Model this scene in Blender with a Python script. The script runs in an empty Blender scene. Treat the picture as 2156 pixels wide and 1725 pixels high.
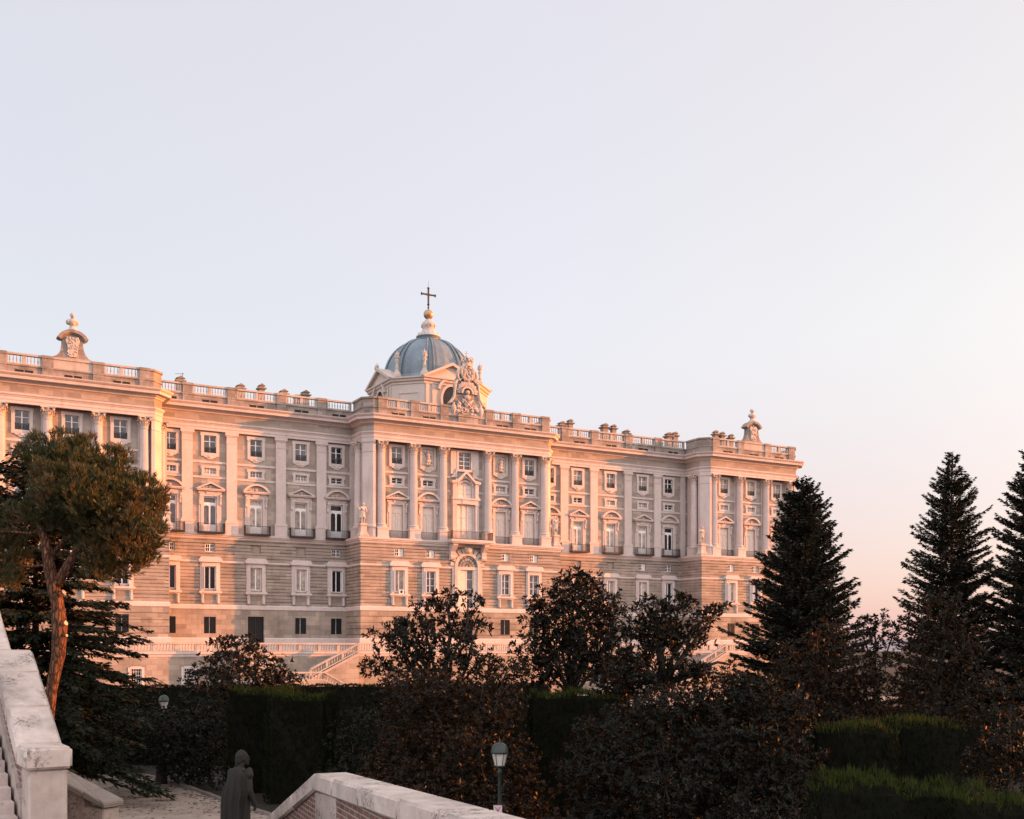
import bpy, bmesh, math, random
import numpy as np
from mathutils import Vector, Matrix, noise

R = math.radians
scene = bpy.context.scene
COL = scene.collection
random.seed(7)
RNG = np.random.default_rng(7)

# ------------------------------------------------------------------ camera
CAM_H = 7.4                      # the photographer stands on the stairs above the garden
F_REL = 2300.0 / 2156.0
cam_d = bpy.data.cameras.new("camera")
cam = bpy.data.objects.new("camera", cam_d)
COL.objects.link(cam)
cam.location = (0, 0, CAM_H)
cam.rotation_euler = (R(90), 0, 0)
cam_d.sensor_width = 36.0
cam_d.lens = 36.0 * F_REL
cam_d.shift_y = (1367.0 - 862.5) / 2156.0
cam_d.clip_end = 20000
cam_d.clip_start = 0.1
scene.camera = cam

# ------------------------------------------------------------------ light
SUN_EL, SUN_AZ = 6.5, 80.2       # azimuth clockwise from +Y
sdir = Vector((math.sin(R(SUN_AZ)) * math.cos(R(SUN_EL)), math.cos(R(SUN_AZ)) * math.cos(R(SUN_EL)), math.sin(R(SUN_EL))))
sun_d = bpy.data.lights.new("sun", 'SUN')
sun_d.energy = 5.0
sun_d.angle = R(0.5)
sun_d.color = (1.0, 0.29, 0.05)
sun = bpy.data.objects.new("sun", sun_d)
COL.objects.link(sun)
sun.rotation_euler = sdir.to_track_quat('Z', 'Y').to_euler()
sun.location = (200, 60, 80)

scene.view_settings.view_transform = 'Standard'
scene.view_settings.look = 'None'
scene.view_settings.gamma = 1.0
scene.view_settings.exposure = 1.25

world = bpy.data.worlds.new("World")
scene.world = world
world.use_nodes = True
wn, wl = world.node_tree.nodes, world.node_tree.links
wn.clear()


def wnode(t, **kw):
    n = wn.new(t)
    for k, v in kw.items():
        setattr(n, k, v)
    return n


def wmath(op, a, b=None, c=None, clamp=False):
    n = wnode('ShaderNodeMath', operation=op, use_clamp=clamp)
    for i, x in enumerate((a, b, c)):
        if x is None:
            continue
        if hasattr(x, 'links'):
            wl.new(x, n.inputs[i])
        else:
            n.inputs[i].default_value = x
    return n.outputs[0]


def wmaprange(val, a, b, c, d):
    n = wnode('ShaderNodeMapRange', interpolation_type='SMOOTHSTEP')
    wl.new(val, n.inputs[0])
    for i, x in enumerate((a, b, c, d)):
        n.inputs[i + 1].default_value = x
    return n.outputs[0]


w_out = wnode('ShaderNodeOutputWorld')
sky = wnode('ShaderNodeTexSky')
sky.sky_type = 'NISHITA'
sky.sun_disc = False
sky.sun_elevation = R(SUN_EL)
sky.sun_rotation = R(SUN_AZ)
sky.air_density = 1.0
sky.dust_density = 1.5
bg1 = wnode('ShaderNodeBackground')
bg1.inputs[1].default_value = 0.05
wl.new(sky.outputs[0], bg1.inputs[0])
# added sky gradient: colour depends on the direction towards the sun and on the elevation
tc = wnode('ShaderNodeTexCoord')
sx = wnode('ShaderNodeSeparateXYZ')
wl.new(tc.outputs['Generated'], sx.inputs[0])
gdot = wmath('ADD', wmath('MULTIPLY', sx.outputs[0], 0.985), wmath('MULTIPLY', sx.outputs[1], 0.17))
ramp = wnode('ShaderNodeValToRGB')
wl.new(wmath('MULTIPLY_ADD', gdot, 0.5, 0.5), ramp.inputs[0])
cr = ramp.color_ramp
SKYC = [(0.0, (0.262, 0.252, 0.270)), (0.39, (0.270, 0.256, 0.272)), (0.58, (0.290, 0.270, 0.288)), (0.74, (0.300, 0.270, 0.262)), (1.0, (0.38, 0.30, 0.235))]
cr.elements[0].position = SKYC[0][0]
cr.elements[0].color = (*SKYC[0][1], 1)
cr.elements[1].position = SKYC[-1][0]
cr.elements[1].color = (*SKYC[-1][1], 1)
for p, c in SKYC[1:-1]:
    e = cr.elements.new(p)
    e.color = (*c, 1)
hz_f = wmath('MULTIPLY', wmaprange(sx.outputs[2], 0.30, 0.0, 0.0, 1.0), wmaprange(gdot, -0.15, 0.45, 0.10, 1.0))
hmix = wnode('ShaderNodeMixRGB')
wl.new(hz_f, hmix.inputs[0])
wl.new(ramp.outputs[0], hmix.inputs[1])
hmix.inputs[2].default_value = (0.235, 0.140, 0.176, 1)
back = wmath('ADD', 1.0, wmath('MULTIPLY', wmaprange(sx.outputs[1], 0.30, -0.55, 0.0, 1.0), 1.75))  # added fill: sky brightened behind the camera to light the facade
back = wmath('MULTIPLY', back, wmaprange(sx.outputs[2], -0.02, 0.02, 0.15, 1.0))
vis = wnode('ShaderNodeBackground')
wl.new(hmix.outputs[0], vis.inputs[0])
SKY_K = 1.0
wl.new(wmath('MULTIPLY', back, SKY_K), vis.inputs[1])
addw = wnode('ShaderNodeAddShader')
wl.new(bg1.outputs[0], addw.inputs[0])
wl.new(vis.outputs[0], addw.inputs[1])
wl.new(addw.outputs[0], w_out.inputs[0])


# ------------------------------------------------------------------ materials
def mk(name):
    m = bpy.data.materials.new(name)
    m.use_nodes = True
    nt = m.node_tree
    b = nt.nodes['Principled BSDF']
    return m, nt, b


def N(nt, t, **kw):
    n = nt.nodes.new(t)
    for k, v in kw.items():
        setattr(n, k, v)
    return n


def mixc(nt, fac, a, b, mode='MIX'):
    n = N(nt, 'ShaderNodeMixRGB', blend_type=mode)
    for i, x in enumerate((fac, a, b)):
        if hasattr(x, 'links'):
            nt.links.new(x, n.inputs[i])
        elif i == 0:
            n.inputs[0].default_value = x
        else:
            n.inputs[i].default_value = (*x, 1)
    return n.outputs[0]


def ramp2(nt, val, p0, p1, c0=(0, 0, 0), c1=(1, 1, 1)):
    r = N(nt, 'ShaderNodeValToRGB')
    nt.links.new(val, r.inputs[0])
    e = r.color_ramp.elements
    e[0].position, e[1].position = p0, p1
    e[0].color, e[1].color = (*c0, 1), (*c1, 1)
    return r.outputs[0]


def noise_n(nt, vec, scale, detail=5, rough=0.6, vscale=None):
    if vscale is not None:
        mp = N(nt, 'ShaderNodeMapping')
        mp.inputs['Scale'].default_value = vscale
        nt.links.new(vec, mp.inputs[0])
        vec = mp.outputs[0]
    n = N(nt, 'ShaderNodeTexNoise')
    n.inputs['Scale'].default_value = scale
    n.inputs['Detail'].default_value = detail
    n.inputs['Roughness'].default_value = rough
    nt.links.new(vec, n.inputs['Vector'])
    return n.outputs['Fac']


def stone(name, col, col2, stain=(0.16, 0.13, 0.11), stain_amt=0.45, block=None, mortar=0.012, mcol=None, rough=0.85, bump=0.25, grain=6.0, world_space=False, specks=0.0):
    """dressed stone: block to block variation, vertical weather streaks, grain"""
    m, nt, b = mk(name)
    t = N(nt, 'ShaderNodeTexCoord')
    vec = t.outputs['Object']
    if world_space:
        g = N(nt, 'ShaderNodeNewGeometry')
        vec = g.outputs['Position']
    big = noise_n(nt, vec, 0.35, 4, 0.6)
    c = mixc(nt, ramp2(nt, big, 0.35, 0.68), col, col2)
    gr = noise_n(nt, vec, grain, 6, 0.7)
    c = mixc(nt, 0.55, c, mixc(nt, 0.9, c, ramp2(nt, gr, 0.25, 0.8, (0.62, 0.60, 0.58), (1.25, 1.24, 1.22)), 'MULTIPLY'))
    h = gr
    if block:
        sep = N(nt, 'ShaderNodeSeparateXYZ')
        nt.links.new(vec, sep.inputs[0])
        add = N(nt, 'ShaderNodeMath', operation='ADD')
        nt.links.new(sep.outputs[0], add.inputs[0])
        nt.links.new(sep.outputs[1], add.inputs[1])
        cmb = N(nt, 'ShaderNodeCombineXYZ')
        nt.links.new(add.outputs[0], cmb.inputs[0])
        nt.links.new(sep.outputs[2], cmb.inputs[1])
        br = N(nt, 'ShaderNodeTexBrick')
        br.inputs['Scale'].default_value = 1.0
        br.inputs['Brick Width'].default_value = block[0]
        br.inputs['Row Height'].default_value = block[1]
        br.inputs['Mortar Size'].default_value = mortar
        br.inputs['Mortar Smooth'].default_value = 0.3
        br.inputs['Color1'].default_value = (0.66, 0.64, 0.62, 1)
        br.inputs['Color2'].default_value = (1.2, 1.16, 1.12, 1)
        mc = mcol or (0.45, 0.42, 0.40)
        br.inputs['Mortar'].default_value = (*mc, 1)
        nt.links.new(cmb.outputs[0], br.inputs['Vector'])
        c = mixc(nt, 0.75, c, br.outputs['Color'], 'MULTIPLY')
    st = noise_n(nt, vec, 1.0, 6, 0.72, (0.9, 0.9, 0.12))
    st2 = noise_n(nt, vec, 0.6, 3, 0.5)
    f = N(nt, 'ShaderNodeMath', operation='MULTIPLY')
    nt.links.new(ramp2(nt, st, 0.52, 0.74), f.inputs[0])
    nt.links.new(ramp2(nt, st2, 0.35, 0.65, (0.15, 0.15, 0.15)), f.inputs[1])
    f2 = N(nt, 'ShaderNodeMath', operation='MULTIPLY')
    nt.links.new(f.outputs[0], f2.inputs[0])
    f2.inputs[1].default_value = stain_amt
    c = mixc(nt, f2.outputs[0], c, stain)
    if specks:
        sp1 = noise_n(nt, vec, 20.0, 8, 0.75)
        sp2 = noise_n(nt, vec, 1.7, 3, 0.6)
        ml = N(nt, 'ShaderNodeMath', operation='MULTIPLY')
        nt.links.new(ramp2(nt, sp1, 0.47, 0.58), ml.inputs[0])
        nt.links.new(ramp2(nt, sp2, 0.50, 0.62, (0.06, 0.06, 0.06)), ml.inputs[1])
        ml2 = N(nt, 'ShaderNodeMath', operation='MULTIPLY')
        nt.links.new(ml.outputs[0], ml2.inputs[0])
        ml2.inputs[1].default_value = specks
        c = mixc(nt, ml2.outputs[0], c, (0.055, 0.046, 0.040))
        sp3 = noise_n(nt, vec, 0.8, 5, 0.7)
        c = mixc(nt, 0.8, c, ramp2(nt, sp3, 0.3, 0.7, (0.72, 0.70, 0.68), (1.1, 1.1, 1.1)), 'MULTIPLY')
    nt.links.new(c, b.inputs['Base Color'])
    b.inputs['Roughness'].default_value = rough
    b.inputs['Specular IOR Level'].default_value = 0.25
    bp = N(nt, 'ShaderNodeBump')
    bp.inputs['Strength'].default_value = bump
    bp.inputs['Distance'].default_value = 0.04
    nt.links.new(h, bp.inputs['Height'])
    nt.links.new(bp.outputs[0], b.inputs['Normal'])
    return m


def plain(name, col, rough=0.6, metal=0.0, var=0.3, scale=4.0, spec=0.4, bump=0.0):
    m, nt, b = mk(name)
    t = N(nt, 'ShaderNodeTexCoord')
    n = noise_n(nt, t.outputs['Object'], scale, 4)
    lo = tuple(x * (1 - var) for x in col)
    hi = tuple(min(1, x * (1 + var)) for x in col)
    nt.links.new(ramp2(nt, n, 0.3, 0.7, lo, hi), b.inputs['Base Color'])
    b.inputs['Roughness'].default_value = rough
    b.inputs['Metallic'].default_value = metal
    b.inputs['Specular IOR Level'].default_value = spec
    if bump:
        bp = N(nt, 'ShaderNodeBump')
        bp.inputs['Strength'].default_value = bump
        nt.links.new(n, bp.inputs['Height'])
        nt.links.new(bp.outputs[0], b.inputs['Normal'])
    return m


def foliage(name, c1, c2, under=None, rough=0.45, spec=0.5, trans=0.0, patch=None, dry=None, dry_amt=0.0):
    """leaf colours vary leaf by leaf; some leaves are dry or brown; undersides may differ"""
    m, nt, b = mk(name)
    g = N(nt, 'ShaderNodeNewGeometry')
    c = mixc(nt, g.outputs['Random Per Island'], c1, c2)
    if patch:
        t = N(nt, 'ShaderNodeTexCoord')
        n = noise_n(nt, t.outputs['Object'], 0.55, 3, 0.55)
        c = mixc(nt, ramp2(nt, n, 0.46, 0.60), c, patch)
    if dry:
        w = N(nt, 'ShaderNodeTexWhiteNoise', noise_dimensions='1D')
        nt.links.new(g.outputs['Random Per Island'], w.inputs['W'])
        lt = N(nt, 'ShaderNodeMath', operation='LESS_THAN')
        nt.links.new(w.outputs['Value'], lt.inputs[0])
        lt.inputs[1].default_value = dry_amt
        c = mixc(nt, lt.outputs[0], c, dry)
    if under:
        c = mixc(nt, g.outputs['Backfacing'], c, under)
    nt.links.new(c, b.inputs['Base Color'])
    b.inputs['Roughness'].default_value = rough
    b.inputs['Specular IOR Level'].default_value = spec
    if trans:
        tr = N(nt, 'ShaderNodeBsdfTranslucent')
        nt.links.new(c, tr.inputs[0])
        mx = N(nt, 'ShaderNodeMixShader')
        mx.inputs[0].default_value = trans
        nt.links.new(b.outputs[0], mx.inputs[1])
        nt.links.new(tr.outputs[0], mx.inputs[2])
        nt.links.new(mx.outputs[0], nt.nodes['Material Output'].inputs[0])
    return m


M = {}
M['pale'] = stone('pale_limestone', (0.575, 0.495, 0.465), (0.49, 0.42, 0.39), stain_amt=0.42)
M['pale_carved'] = stone('carved_limestone', (0.58, 0.49, 0.43), (0.42, 0.35, 0.31), stain=(0.10, 0.08, 0.07), stain_amt=0.65, grain=3.0, bump=0.5)
M['wall'] = stone('grey_granite', (0.37, 0.318, 0.278), (0.30, 0.256, 0.224), stain_amt=0.5, block=(1.5, 0.55), mortar=0.012, mcol=(0.85, 0.83, 0.8))
M['rust'] = stone('rusticated_granite', (0.36, 0.303, 0.262), (0.285, 0.238, 0.205), stain=(0.11, 0.085, 0.07), stain_amt=0.8, block=(1.7, 0.43), mortar=0.010, mcol=(0.75, 0.72, 0.7))
M['ashlar'] = stone('ashlar_granite', (0.37, 0.312, 0.266), (0.255, 0.21, 0.176), stain=(0.12, 0.095, 0.08), stain_amt=0.75, block=(1.25, 0.62), mortar=0.016, mcol=(0.62, 0.58, 0.55))
M['parapet'] = stone('weathered_parapet', (0.34, 0.295, 0.27), (0.22, 0.19, 0.17), stain=(0.07, 0.06, 0.055), stain_amt=0.75, block=(0.9, 0.5), mortar=0.015)
M['bluster'] = stone('baluster_stone', (0.46, 0.40, 0.36), (0.36, 0.31, 0.27), stain=(0.12, 0.10, 0.09), stain_amt=0.5)
M['drum'] = stone('rendered_drum', (0.55, 0.47, 0.42), (0.50, 0.42, 0.37), stain_amt=0.2, bump=0.08)
M['dark'] = plain('dark_opening', (0.012, 0.011, 0.011), 0.8)
M['iron'] = plain('black_iron', (0.018, 0.018, 0.018), 0.5, 0.2)
M['white'] = plain('white_sash_paint', (0.72, 0.68, 0.66), 0.5, var=0.08)
M['shutter'] = plain('cream_shutter', (0.62, 0.52, 0.45), 0.6, var=0.12)
M['lead'] = stone('lead_roof', (0.20, 0.25, 0.29), (0.14, 0.18, 0.21), stain=(0.25, 0.26, 0.27), stain_amt=0.35, rough=0.5, grain=2.0)
M['tile'] = stone('roof_tile', (0.22, 0.13, 0.09), (0.16, 0.10, 0.075), block=(0.5, 0.3))
M['gold'] = plain('gilt_copper', (0.42, 0.27, 0.17), 0.5, 0.7, var=0.25, scale=1.5)


def glass(name, col, rough=0.12, spec=0.6, curtain=False):
    m, nt, b = mk(name)
    t = N(nt, 'ShaderNodeTexCoord')
    oi = N(nt, 'ShaderNodeObjectInfo')
    n = noise_n(nt, t.outputs['Object'], 1.2, 2)
    lo = tuple(x * 0.6 for x in col)
    hi = tuple(x * 1.5 for x in col)
    c = ramp2(nt, n, 0.35, 0.65, lo, hi)
    c = mixc(nt, 0.6, c, ramp2(nt, oi.outputs['Random'], 0.0, 1.0, (0.45, 0.45, 0.45), (1.5, 1.5, 1.5)), 'MULTIPLY')
    nt.links.new(c, b.inputs['Base Color'])
    b.inputs['Roughness'].default_value = rough
    b.inputs['Specular IOR Level'].default_value = spec
    bp = N(nt, 'ShaderNodeBump')
    bp.inputs['Strength'].default_value = 0.04
    nt.links.new(noise_n(nt, t.outputs['Object'], 0.9, 1), bp.inputs['Height'])
    nt.links.new(bp.outputs[0], b.inputs['Normal'])
    return m


M['glass'] = glass('window_glass', (0.05, 0.05, 0.052))
M['glass_dark'] = glass('dark_window_glass', (0.010, 0.010, 0.011), 0.2, 0.25)
M['glass_cur'] = glass('curtained_glass', (0.27, 0.22, 0.18), 0.25, 0.4)


# ------------------------------------------------------------------ builders
class MB:
    """collects shapes; build() links them as ONE mesh object. flip: (s, d, z) facade coordinates -> local x, -y, z"""
    def __init__(self, flip=False):
        self.v, self.f, self.m, self.flip = [], [], [], flip
        self.sm = []

    def add(self, vs, fs, mi=0, smooth=False):
        o = len(self.v)
        self.v += [tuple(p) for p in vs]
        for f in fs:
            self.f.append(tuple(i + o for i in f))
            self.m.append(mi)
            self.sm.append(smooth)

    def quad(self, a, b, c, d, mi=0):
        self.add([a, b, c, d], [(0, 1, 2, 3)], mi)

    def box(self, x0, x1, y0, y1, z0, z1, mi=0):
        vs = [(x, y, z) for z in (z0, z1) for y in (y0, y1) for x in (x0, x1)]
        self.add(vs, [(0, 1, 3, 2), (4, 6, 7, 5), (0, 4, 5, 1), (2, 3, 7, 6), (0, 2, 6, 4), (1, 5, 7, 3)], mi)

    def obox(self, p, dx, dy, L, W, z0, z1, mi=0, z0b=None, z1b=None):
        """box from p along unit (dx,dy) length L, width W to the left of it; far end may have other heights"""
        nx, ny = -dy, dx
        z0b = z0 if z0b is None else z0b
        z1b = z1 if z1b is None else z1b
        A = (p[0], p[1]); B = (p[0] + dx * L, p[1] + dy * L)
        C = (B[0] + nx * W, B[1] + ny * W); D = (A[0] + nx * W, A[1] + ny * W)
        vs = [(*A, z0), (*B, z0b), (*C, z0b), (*D, z0), (*A, z1), (*B, z1b), (*C, z1b), (*D, z1)]
        self.add(vs, [(3, 2, 1, 0), (4, 5, 6, 7), (0, 1, 5, 4), (1, 2, 6, 5), (2, 3, 7, 6), (3, 0, 4, 7)], mi)

    def lathe(self, cx, cy, prof, n=12, mi=0, smooth=True, cap=True, phase=0.0):
        vs, fs = [], []
        for r, z in prof:
            for k in range(n):
                a = 2 * math.pi * k / n + phase
                vs.append((cx + r * math.cos(a), cy + r * math.sin(a), z))
        for j in range(len(prof) - 1):
            for k in range(n):
                k2 = (k + 1) % n
                fs.append((j * n + k, j * n + k2, (j + 1) * n + k2, (j + 1) * n + k))
        self.add(vs, fs, mi, smooth)
        if cap:
            self.add([vs[-n + k] for k in range(n)], [tuple(range(n))], mi)

    def tube(self, p0, p1, r0, r1, n=6, mi=0):
        p0, p1 = Vector(p0), Vector(p1)
        d = (p1 - p0)
        if d.length < 1e-6:
            return
        q = d.to_track_quat('Z', 'Y')
        vs = []
        for p, r in ((p0, r0), (p1, r1)):
            for k in range(n):
                a = 2 * math.pi * k / n
                vs.append(p + q @ Vector((r * math.cos(a), r * math.sin(a), 0)))
        fs = [(k, (k + 1) % n, n + (k + 1) % n, n + k) for k in range(n)]
        fs.append(tuple(range(n))[::-1]); fs.append(tuple(range(n, 2 * n)))
        self.add(vs, fs, mi, True)

    def polytube(self, pts, rads, n=7, mi=0):
        pts = [Vector(p) for p in pts]
        vs, fs = [], []
        q = None
        for i, p in enumerate(pts):
            d = (pts[min(i + 1, len(pts) - 1)] - pts[max(i - 1, 0)])
            if d.length < 1e-6:
                d = Vector((0, 0, 1))
            d.normalize()
            if q is None:
                q = Vector((0, 0, 1)).rotation_difference(d)
            else:
                q = (q @ Vector((0, 0, 1))).rotation_difference(d) @ q
            for k in range(n):
                a = 2 * math.pi * k / n
                vs.append(p + q @ Vector((rads[i] * math.cos(a), rads[i] * math.sin(a), 0)))
        for i in range(len(pts) - 1):
            # align rings to avoid twist
            base = vs[i * n]
            for k in range(n):
                fs.append((i * n + k, i * n + (k + 1) % n, (i + 1) * n + (k + 1) % n, (i + 1) * n + k))
        fs.append(tuple(range(n))[::-1]); fs.append(tuple(range((len(pts) - 1) * n, len(pts) * n)))
        self.add(vs, fs, mi, True)

    def ball(self, c, r, mi=0, nu=10, nv=7):
        if not hasattr(r, '__len__'):
            r = (r, r, r)
        vs, fs = [], []
        for j in range(nv + 1):
            t = math.pi * j / nv
            for i in range(nu):
                a = 2 * math.pi * i / nu
                vs.append((c[0] + r[0] * math.sin(t) * math.cos(a), c[1] + r[1] * math.sin(t) * math.sin(a), c[2] + r[2] * math.cos(t)))
        for j in range(nv):
            for i in range(nu):
                i2 = (i + 1) % nu
                fs.append((j * nu + i, (j + 1) * nu + i, (j + 1) * nu + i2, j * nu + i2))
        self.add(vs, fs, mi, True)

    def prism(self, poly, axis_from, axis_to, plane='sz', mi=0):
        """extrude an outline: plane 'sz' -> outline in (s,z), extruded over d"""
        n = len(poly)
        vs = [(p[0], axis_from, p[1]) for p in poly] + [(p[0], axis_to, p[1]) for p in poly]
        fs = [tuple(range(n)), tuple(range(2 * n - 1, n - 1, -1))]
        fs += [(i, (i + 1) % n, n + (i + 1) % n, n + i) for i in range(n)]
        self.add(vs, fs, mi)

    def strip(self, outer, inner, y0, y1, mi=0, closed=False):
        """solid band between two matching outlines in (s,z)"""
        n = len(outer)
        vs = [(p[0], y, p[1]) for y in (y0, y1) for ring in (outer, inner) for p in ring]
        fs = []
        rng = range(n if closed else n - 1)
        for i in rng:
            j = (i + 1) % n
            a, b_, c, d = i, j, n + j, n + i
            fs.append((a, b_, c, d)); fs.append((2 * n + d, 2 * n + c, 2 * n + b_, 2 * n + a))
            fs.append((a, 2 * n + a, 2 * n + b_, b_)); fs.append((d, c, 2 * n + c, 2 * n + d))
        if not closed:
            fs.append((0, n, 3 * n, 2 * n)); fs.append((n - 1, 3 * n - 1, 4 * n - 1, 2 * n - 1))
        self.add(vs, fs, mi)

    def sweep(self, path, prof, mi=0, closed=False):
        """moulding swept along a plan polyline with mitred corners; prof = [(offset outward, z)]"""
        n = len(path)
        offs = []
        for i in range(n):
            def nrm(a, b):
                t = (b[0] - a[0], b[1] - a[1]); l = math.hypot(*t)
                return (-t[1] / l, t[0] / l)
            if closed:
                n1 = nrm(path[i - 1], path[i]); n2 = nrm(path[i], path[(i + 1) % n])
            else:
                n1 = nrm(path[max(i - 1, 0)], path[max(i - 1, 0) + 1]) if i > 0 else nrm(path[0], path[1])
                n2 = nrm(path[i], path[i + 1]) if i < n - 1 else n1
            k = 1 + n1[0] * n2[0] + n1[1] * n2[1]
            offs.append(((n1[0] + n2[0]) / k, (n1[1] + n2[1]) / k))
        m = len(prof)
        vs = [(path[i][0] + offs[i][0] * o, path[i][1] + offs[i][1] * o, z) for i in range(n) for o, z in prof]
        fs = []
        for i in range(n if closed else n - 1):
            i2 = (i + 1) % n
            for j in range(m - 1):
                fs.append((i * m + j, i2 * m + j, i2 * m + j + 1, i * m + j + 1))
        self.add(vs, fs, mi)

    def wall(self, P, Q, z0, z1, holes=(), reveal=0.35, grooves=(), mi=0, gh=0.05, gd=0.11, rmi=None):
        """wall from P to Q in plan with rectangular openings [(t0,t1,z0,z1)] and real horizontal grooves"""
        L = math.hypot(Q[0] - P[0], Q[1] - P[1])
        tx, ty = (Q[0] - P[0]) / L, (Q[1] - P[1]) / L
        nx, ny = -ty, tx

        def pt(t, o, z):
            return (P[0] + tx * t + nx * o, P[1] + ty * t + ny * o, z)
        ts = sorted({0, L} | {x for h in holes for x in h[:2] if 0 < x < L})
        zs = {z0, z1} | {x for h in holes for x in h[2:4] if z0 < x < z1}
        gr = [g for g in grooves if z0 + gh < g < z1 - gh]
        for g in gr:
            zs |= {g - gh, g + gh}
        zs = sorted(zs)
        for j in range(len(zs) - 1):
            zc = 0.5 * (zs[j] + zs[j + 1])
            ing = any(abs(zc - g) < gh for g in gr)
            o = -gd if ing else 0.0
            run = None
            for i in range(len(ts)):
                solid = i < len(ts) - 1 and not any(h[0] < 0.5 * (ts[i] + ts[i + 1]) < h[1] and h[2] < zc < h[3] for h in holes)
                if solid and run is None:
                    run = ts[i]
                if not solid and run is not None:
                    self.quad(pt(run, o, zs[j]), pt(ts[i], o, zs[j]), pt(ts[i], o, zs[j + 1]), pt(run, o, zs[j + 1]), mi)
                    if ing:
                        for zz in (zs[j], zs[j + 1]):
                            self.quad(pt(run, o, zz), pt(ts[i], o, zz), pt(ts[i], 0, zz), pt(run, 0, zz), mi)
                    run = None
        r = mi if rmi is None else rmi
        for h in holes:
            a, b, c, d = h[:4]
            self.quad(pt(a, 0, c), pt(a, -reveal, c), pt(a, -reveal, d), pt(a, 0, d), r)
            self.quad(pt(b, 0, c), pt(b, 0, d), pt(b, -reveal, d), pt(b, -reveal, c), r)
            self.quad(pt(a, 0, d), pt(a, -reveal, d), pt(b, -reveal, d), pt(b, 0, d), r)
            self.quad(pt(a, 0, c), pt(b, 0, c), pt(b, -reveal, c), pt(a, -reveal, c), r)

    def mesh(self, name, mats):
        me = bpy.data.meshes.new(name)
        v = [(p[0], -p[1], p[2]) for p in self.v] if self.flip else self.v
        me.from_pydata(v, [], self.f)
        for mt in (mats if isinstance(mats, (list, tuple)) else [mats]):
            me.materials.append(mt)
        me.polygons.foreach_set('material_index', self.m)
        me.polygons.foreach_set('use_smooth', self.sm)
        me.update()
        if not self.flip:
            return me
        return me

    def build(self, name, mats, parent=None, loc=None):
        return link(name, self.mesh(name, mats), parent, loc)


def fix_normals(me):
    bm = bmesh.new(); bm.from_mesh(me)
    bmesh.ops.recalc_face_normals(bm, faces=bm.faces)
    bm.to_mesh(me); bm.free()


def link(name, me, parent=None, loc=None):
    o = bpy.data.objects.new(name, me)
    COL.objects.link(o)
    if parent is not None:
        o.parent = parent
    if loc is not None:
        o.location = loc
    return o


def empty(name, loc=(0, 0, 0), rz=0.0):
    o = bpy.data.objects.new(name, None)
    COL.objects.link(o)
    o.location = loc
    o.rotation_euler = (0, 0, rz)
    o.empty_display_size = 0.5
    return o


def tag(o, label, cat, group=None, kind=None):
    if label:
        o['label'] = label
    if cat:
        o['category'] = cat
    if group:
        o['group'] = group
    if kind:
        o['kind'] = kind
    return o


def structure(o, kind='structure'):
    o['kind'] = kind
    return o


def children_of(o):
    return list(o.children)


def copy_tree(o, parent=None, loc=None):
    c = o.copy()
    COL.objects.link(c)
    if parent is not None:
        c.parent = parent
    if loc is not None:
        c.location = loc
    for ch in children_of(o):
        copy_tree(ch, c)
    return c


def at(px, py, Y):
    """world point seen at (px, py) of a 2156 x 1725 view when it stands Y metres ahead"""
    return Vector(((px - 1078) / 2300 * Y, Y, CAM_H + (1367 - py) / 2300 * Y))


def quads_mesh(name, V, mats, smooth=False):
    """V: (n,4,3) array of separate quads -> mesh"""
    n = V.shape[0]
    me = bpy.data.meshes.new(name)
    me.vertices.add(n * 4)
    me.vertices.foreach_set('co', V.reshape(-1).astype(np.float32))
    me.loops.add(n * 4)
    me.loops.foreach_set('vertex_index', np.arange(n * 4, dtype=np.int32))
    me.polygons.add(n)
    me.polygons.foreach_set('loop_start', np.arange(0, n * 4, 4, dtype=np.int32))
    me.polygons.foreach_set('loop_total', np.full(n, 4, dtype=np.int32))
    if smooth:
        me.polygons.foreach_set('use_smooth', np.ones(n, dtype=bool))
    for mt in (mats if isinstance(mats, (list, tuple)) else [mats]):
        me.materials.append(mt)
    me.update(calc_edges=True)
    return me


def leaf_quads(base, dirs, length, width, up=None, fold=0.12, rng=RNG):
    """diamond leaves: base (n,3), dirs unit (n,3), length/width arrays"""
    n = len(base)
    length = np.broadcast_to(np.asarray(length, float), (n,))[:, None]
    width = np.broadcast_to(np.asarray(width, float), (n,))[:, None]
    if up is None:
        up = rng.normal(size=(n, 3))
    side = np.cross(dirs, up)
    side /= np.linalg.norm(side, axis=1, keepdims=True) + 1e-9
    nrm = np.cross(side, dirs)
    mid = base + dirs * length * 0.5 + nrm * (fold * width)
    tip = base + dirs * length
    return np.stack([base, mid + side * width * 0.5, tip, mid - side * width * 0.5], axis=1)


def unit(a):
    return a / (np.linalg.norm(a, axis=1, keepdims=True) + 1e-9)

# =================================================================== THE PALACE
Y0 = 160.0
PA = math.atan2(0.4914, 0.8709)
FA, FB = math.cos(PA), math.sin(PA)


def pal(s, d, z):
    """facade coordinates -> world"""
    return Vector((s * FA + d * FB, Y0 + s * FB - d * FA, z))


palace = empty('palace', (0, Y0, 0), PA)
tag(palace, 'long pale stone palace with pilasters, balustraded roofline and a blue grey dome', 'palace')

W_L = [-48.93, -43.94, -38.03, -32.03, -27.08]          # bays of the wing between the first and the middle pavilion
W_R = [6.35, 11.41, 17.41, 23.5, 28.59]
C_COL = [-22.56, -17.89, -13.47, -6.53, -2.19, 2.61]
C_WIN = [-20.11, -15.55, -9.95, -4.30, 0.42]
L_COL = [-68.46, -63.55, -58.09, -52.9]
L_WIN = [-66.15, -60.85, -55.5]
R_COL = [33.99, 39.19, 44.83, 50.0]
R_WIN = [36.4, 42.0, 47.5]
DP = 5.4                                                # how far the pavilions stand out
DW = 4.2                                                # wall behind the columns
DC = 4.75                                               # column axis

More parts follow.
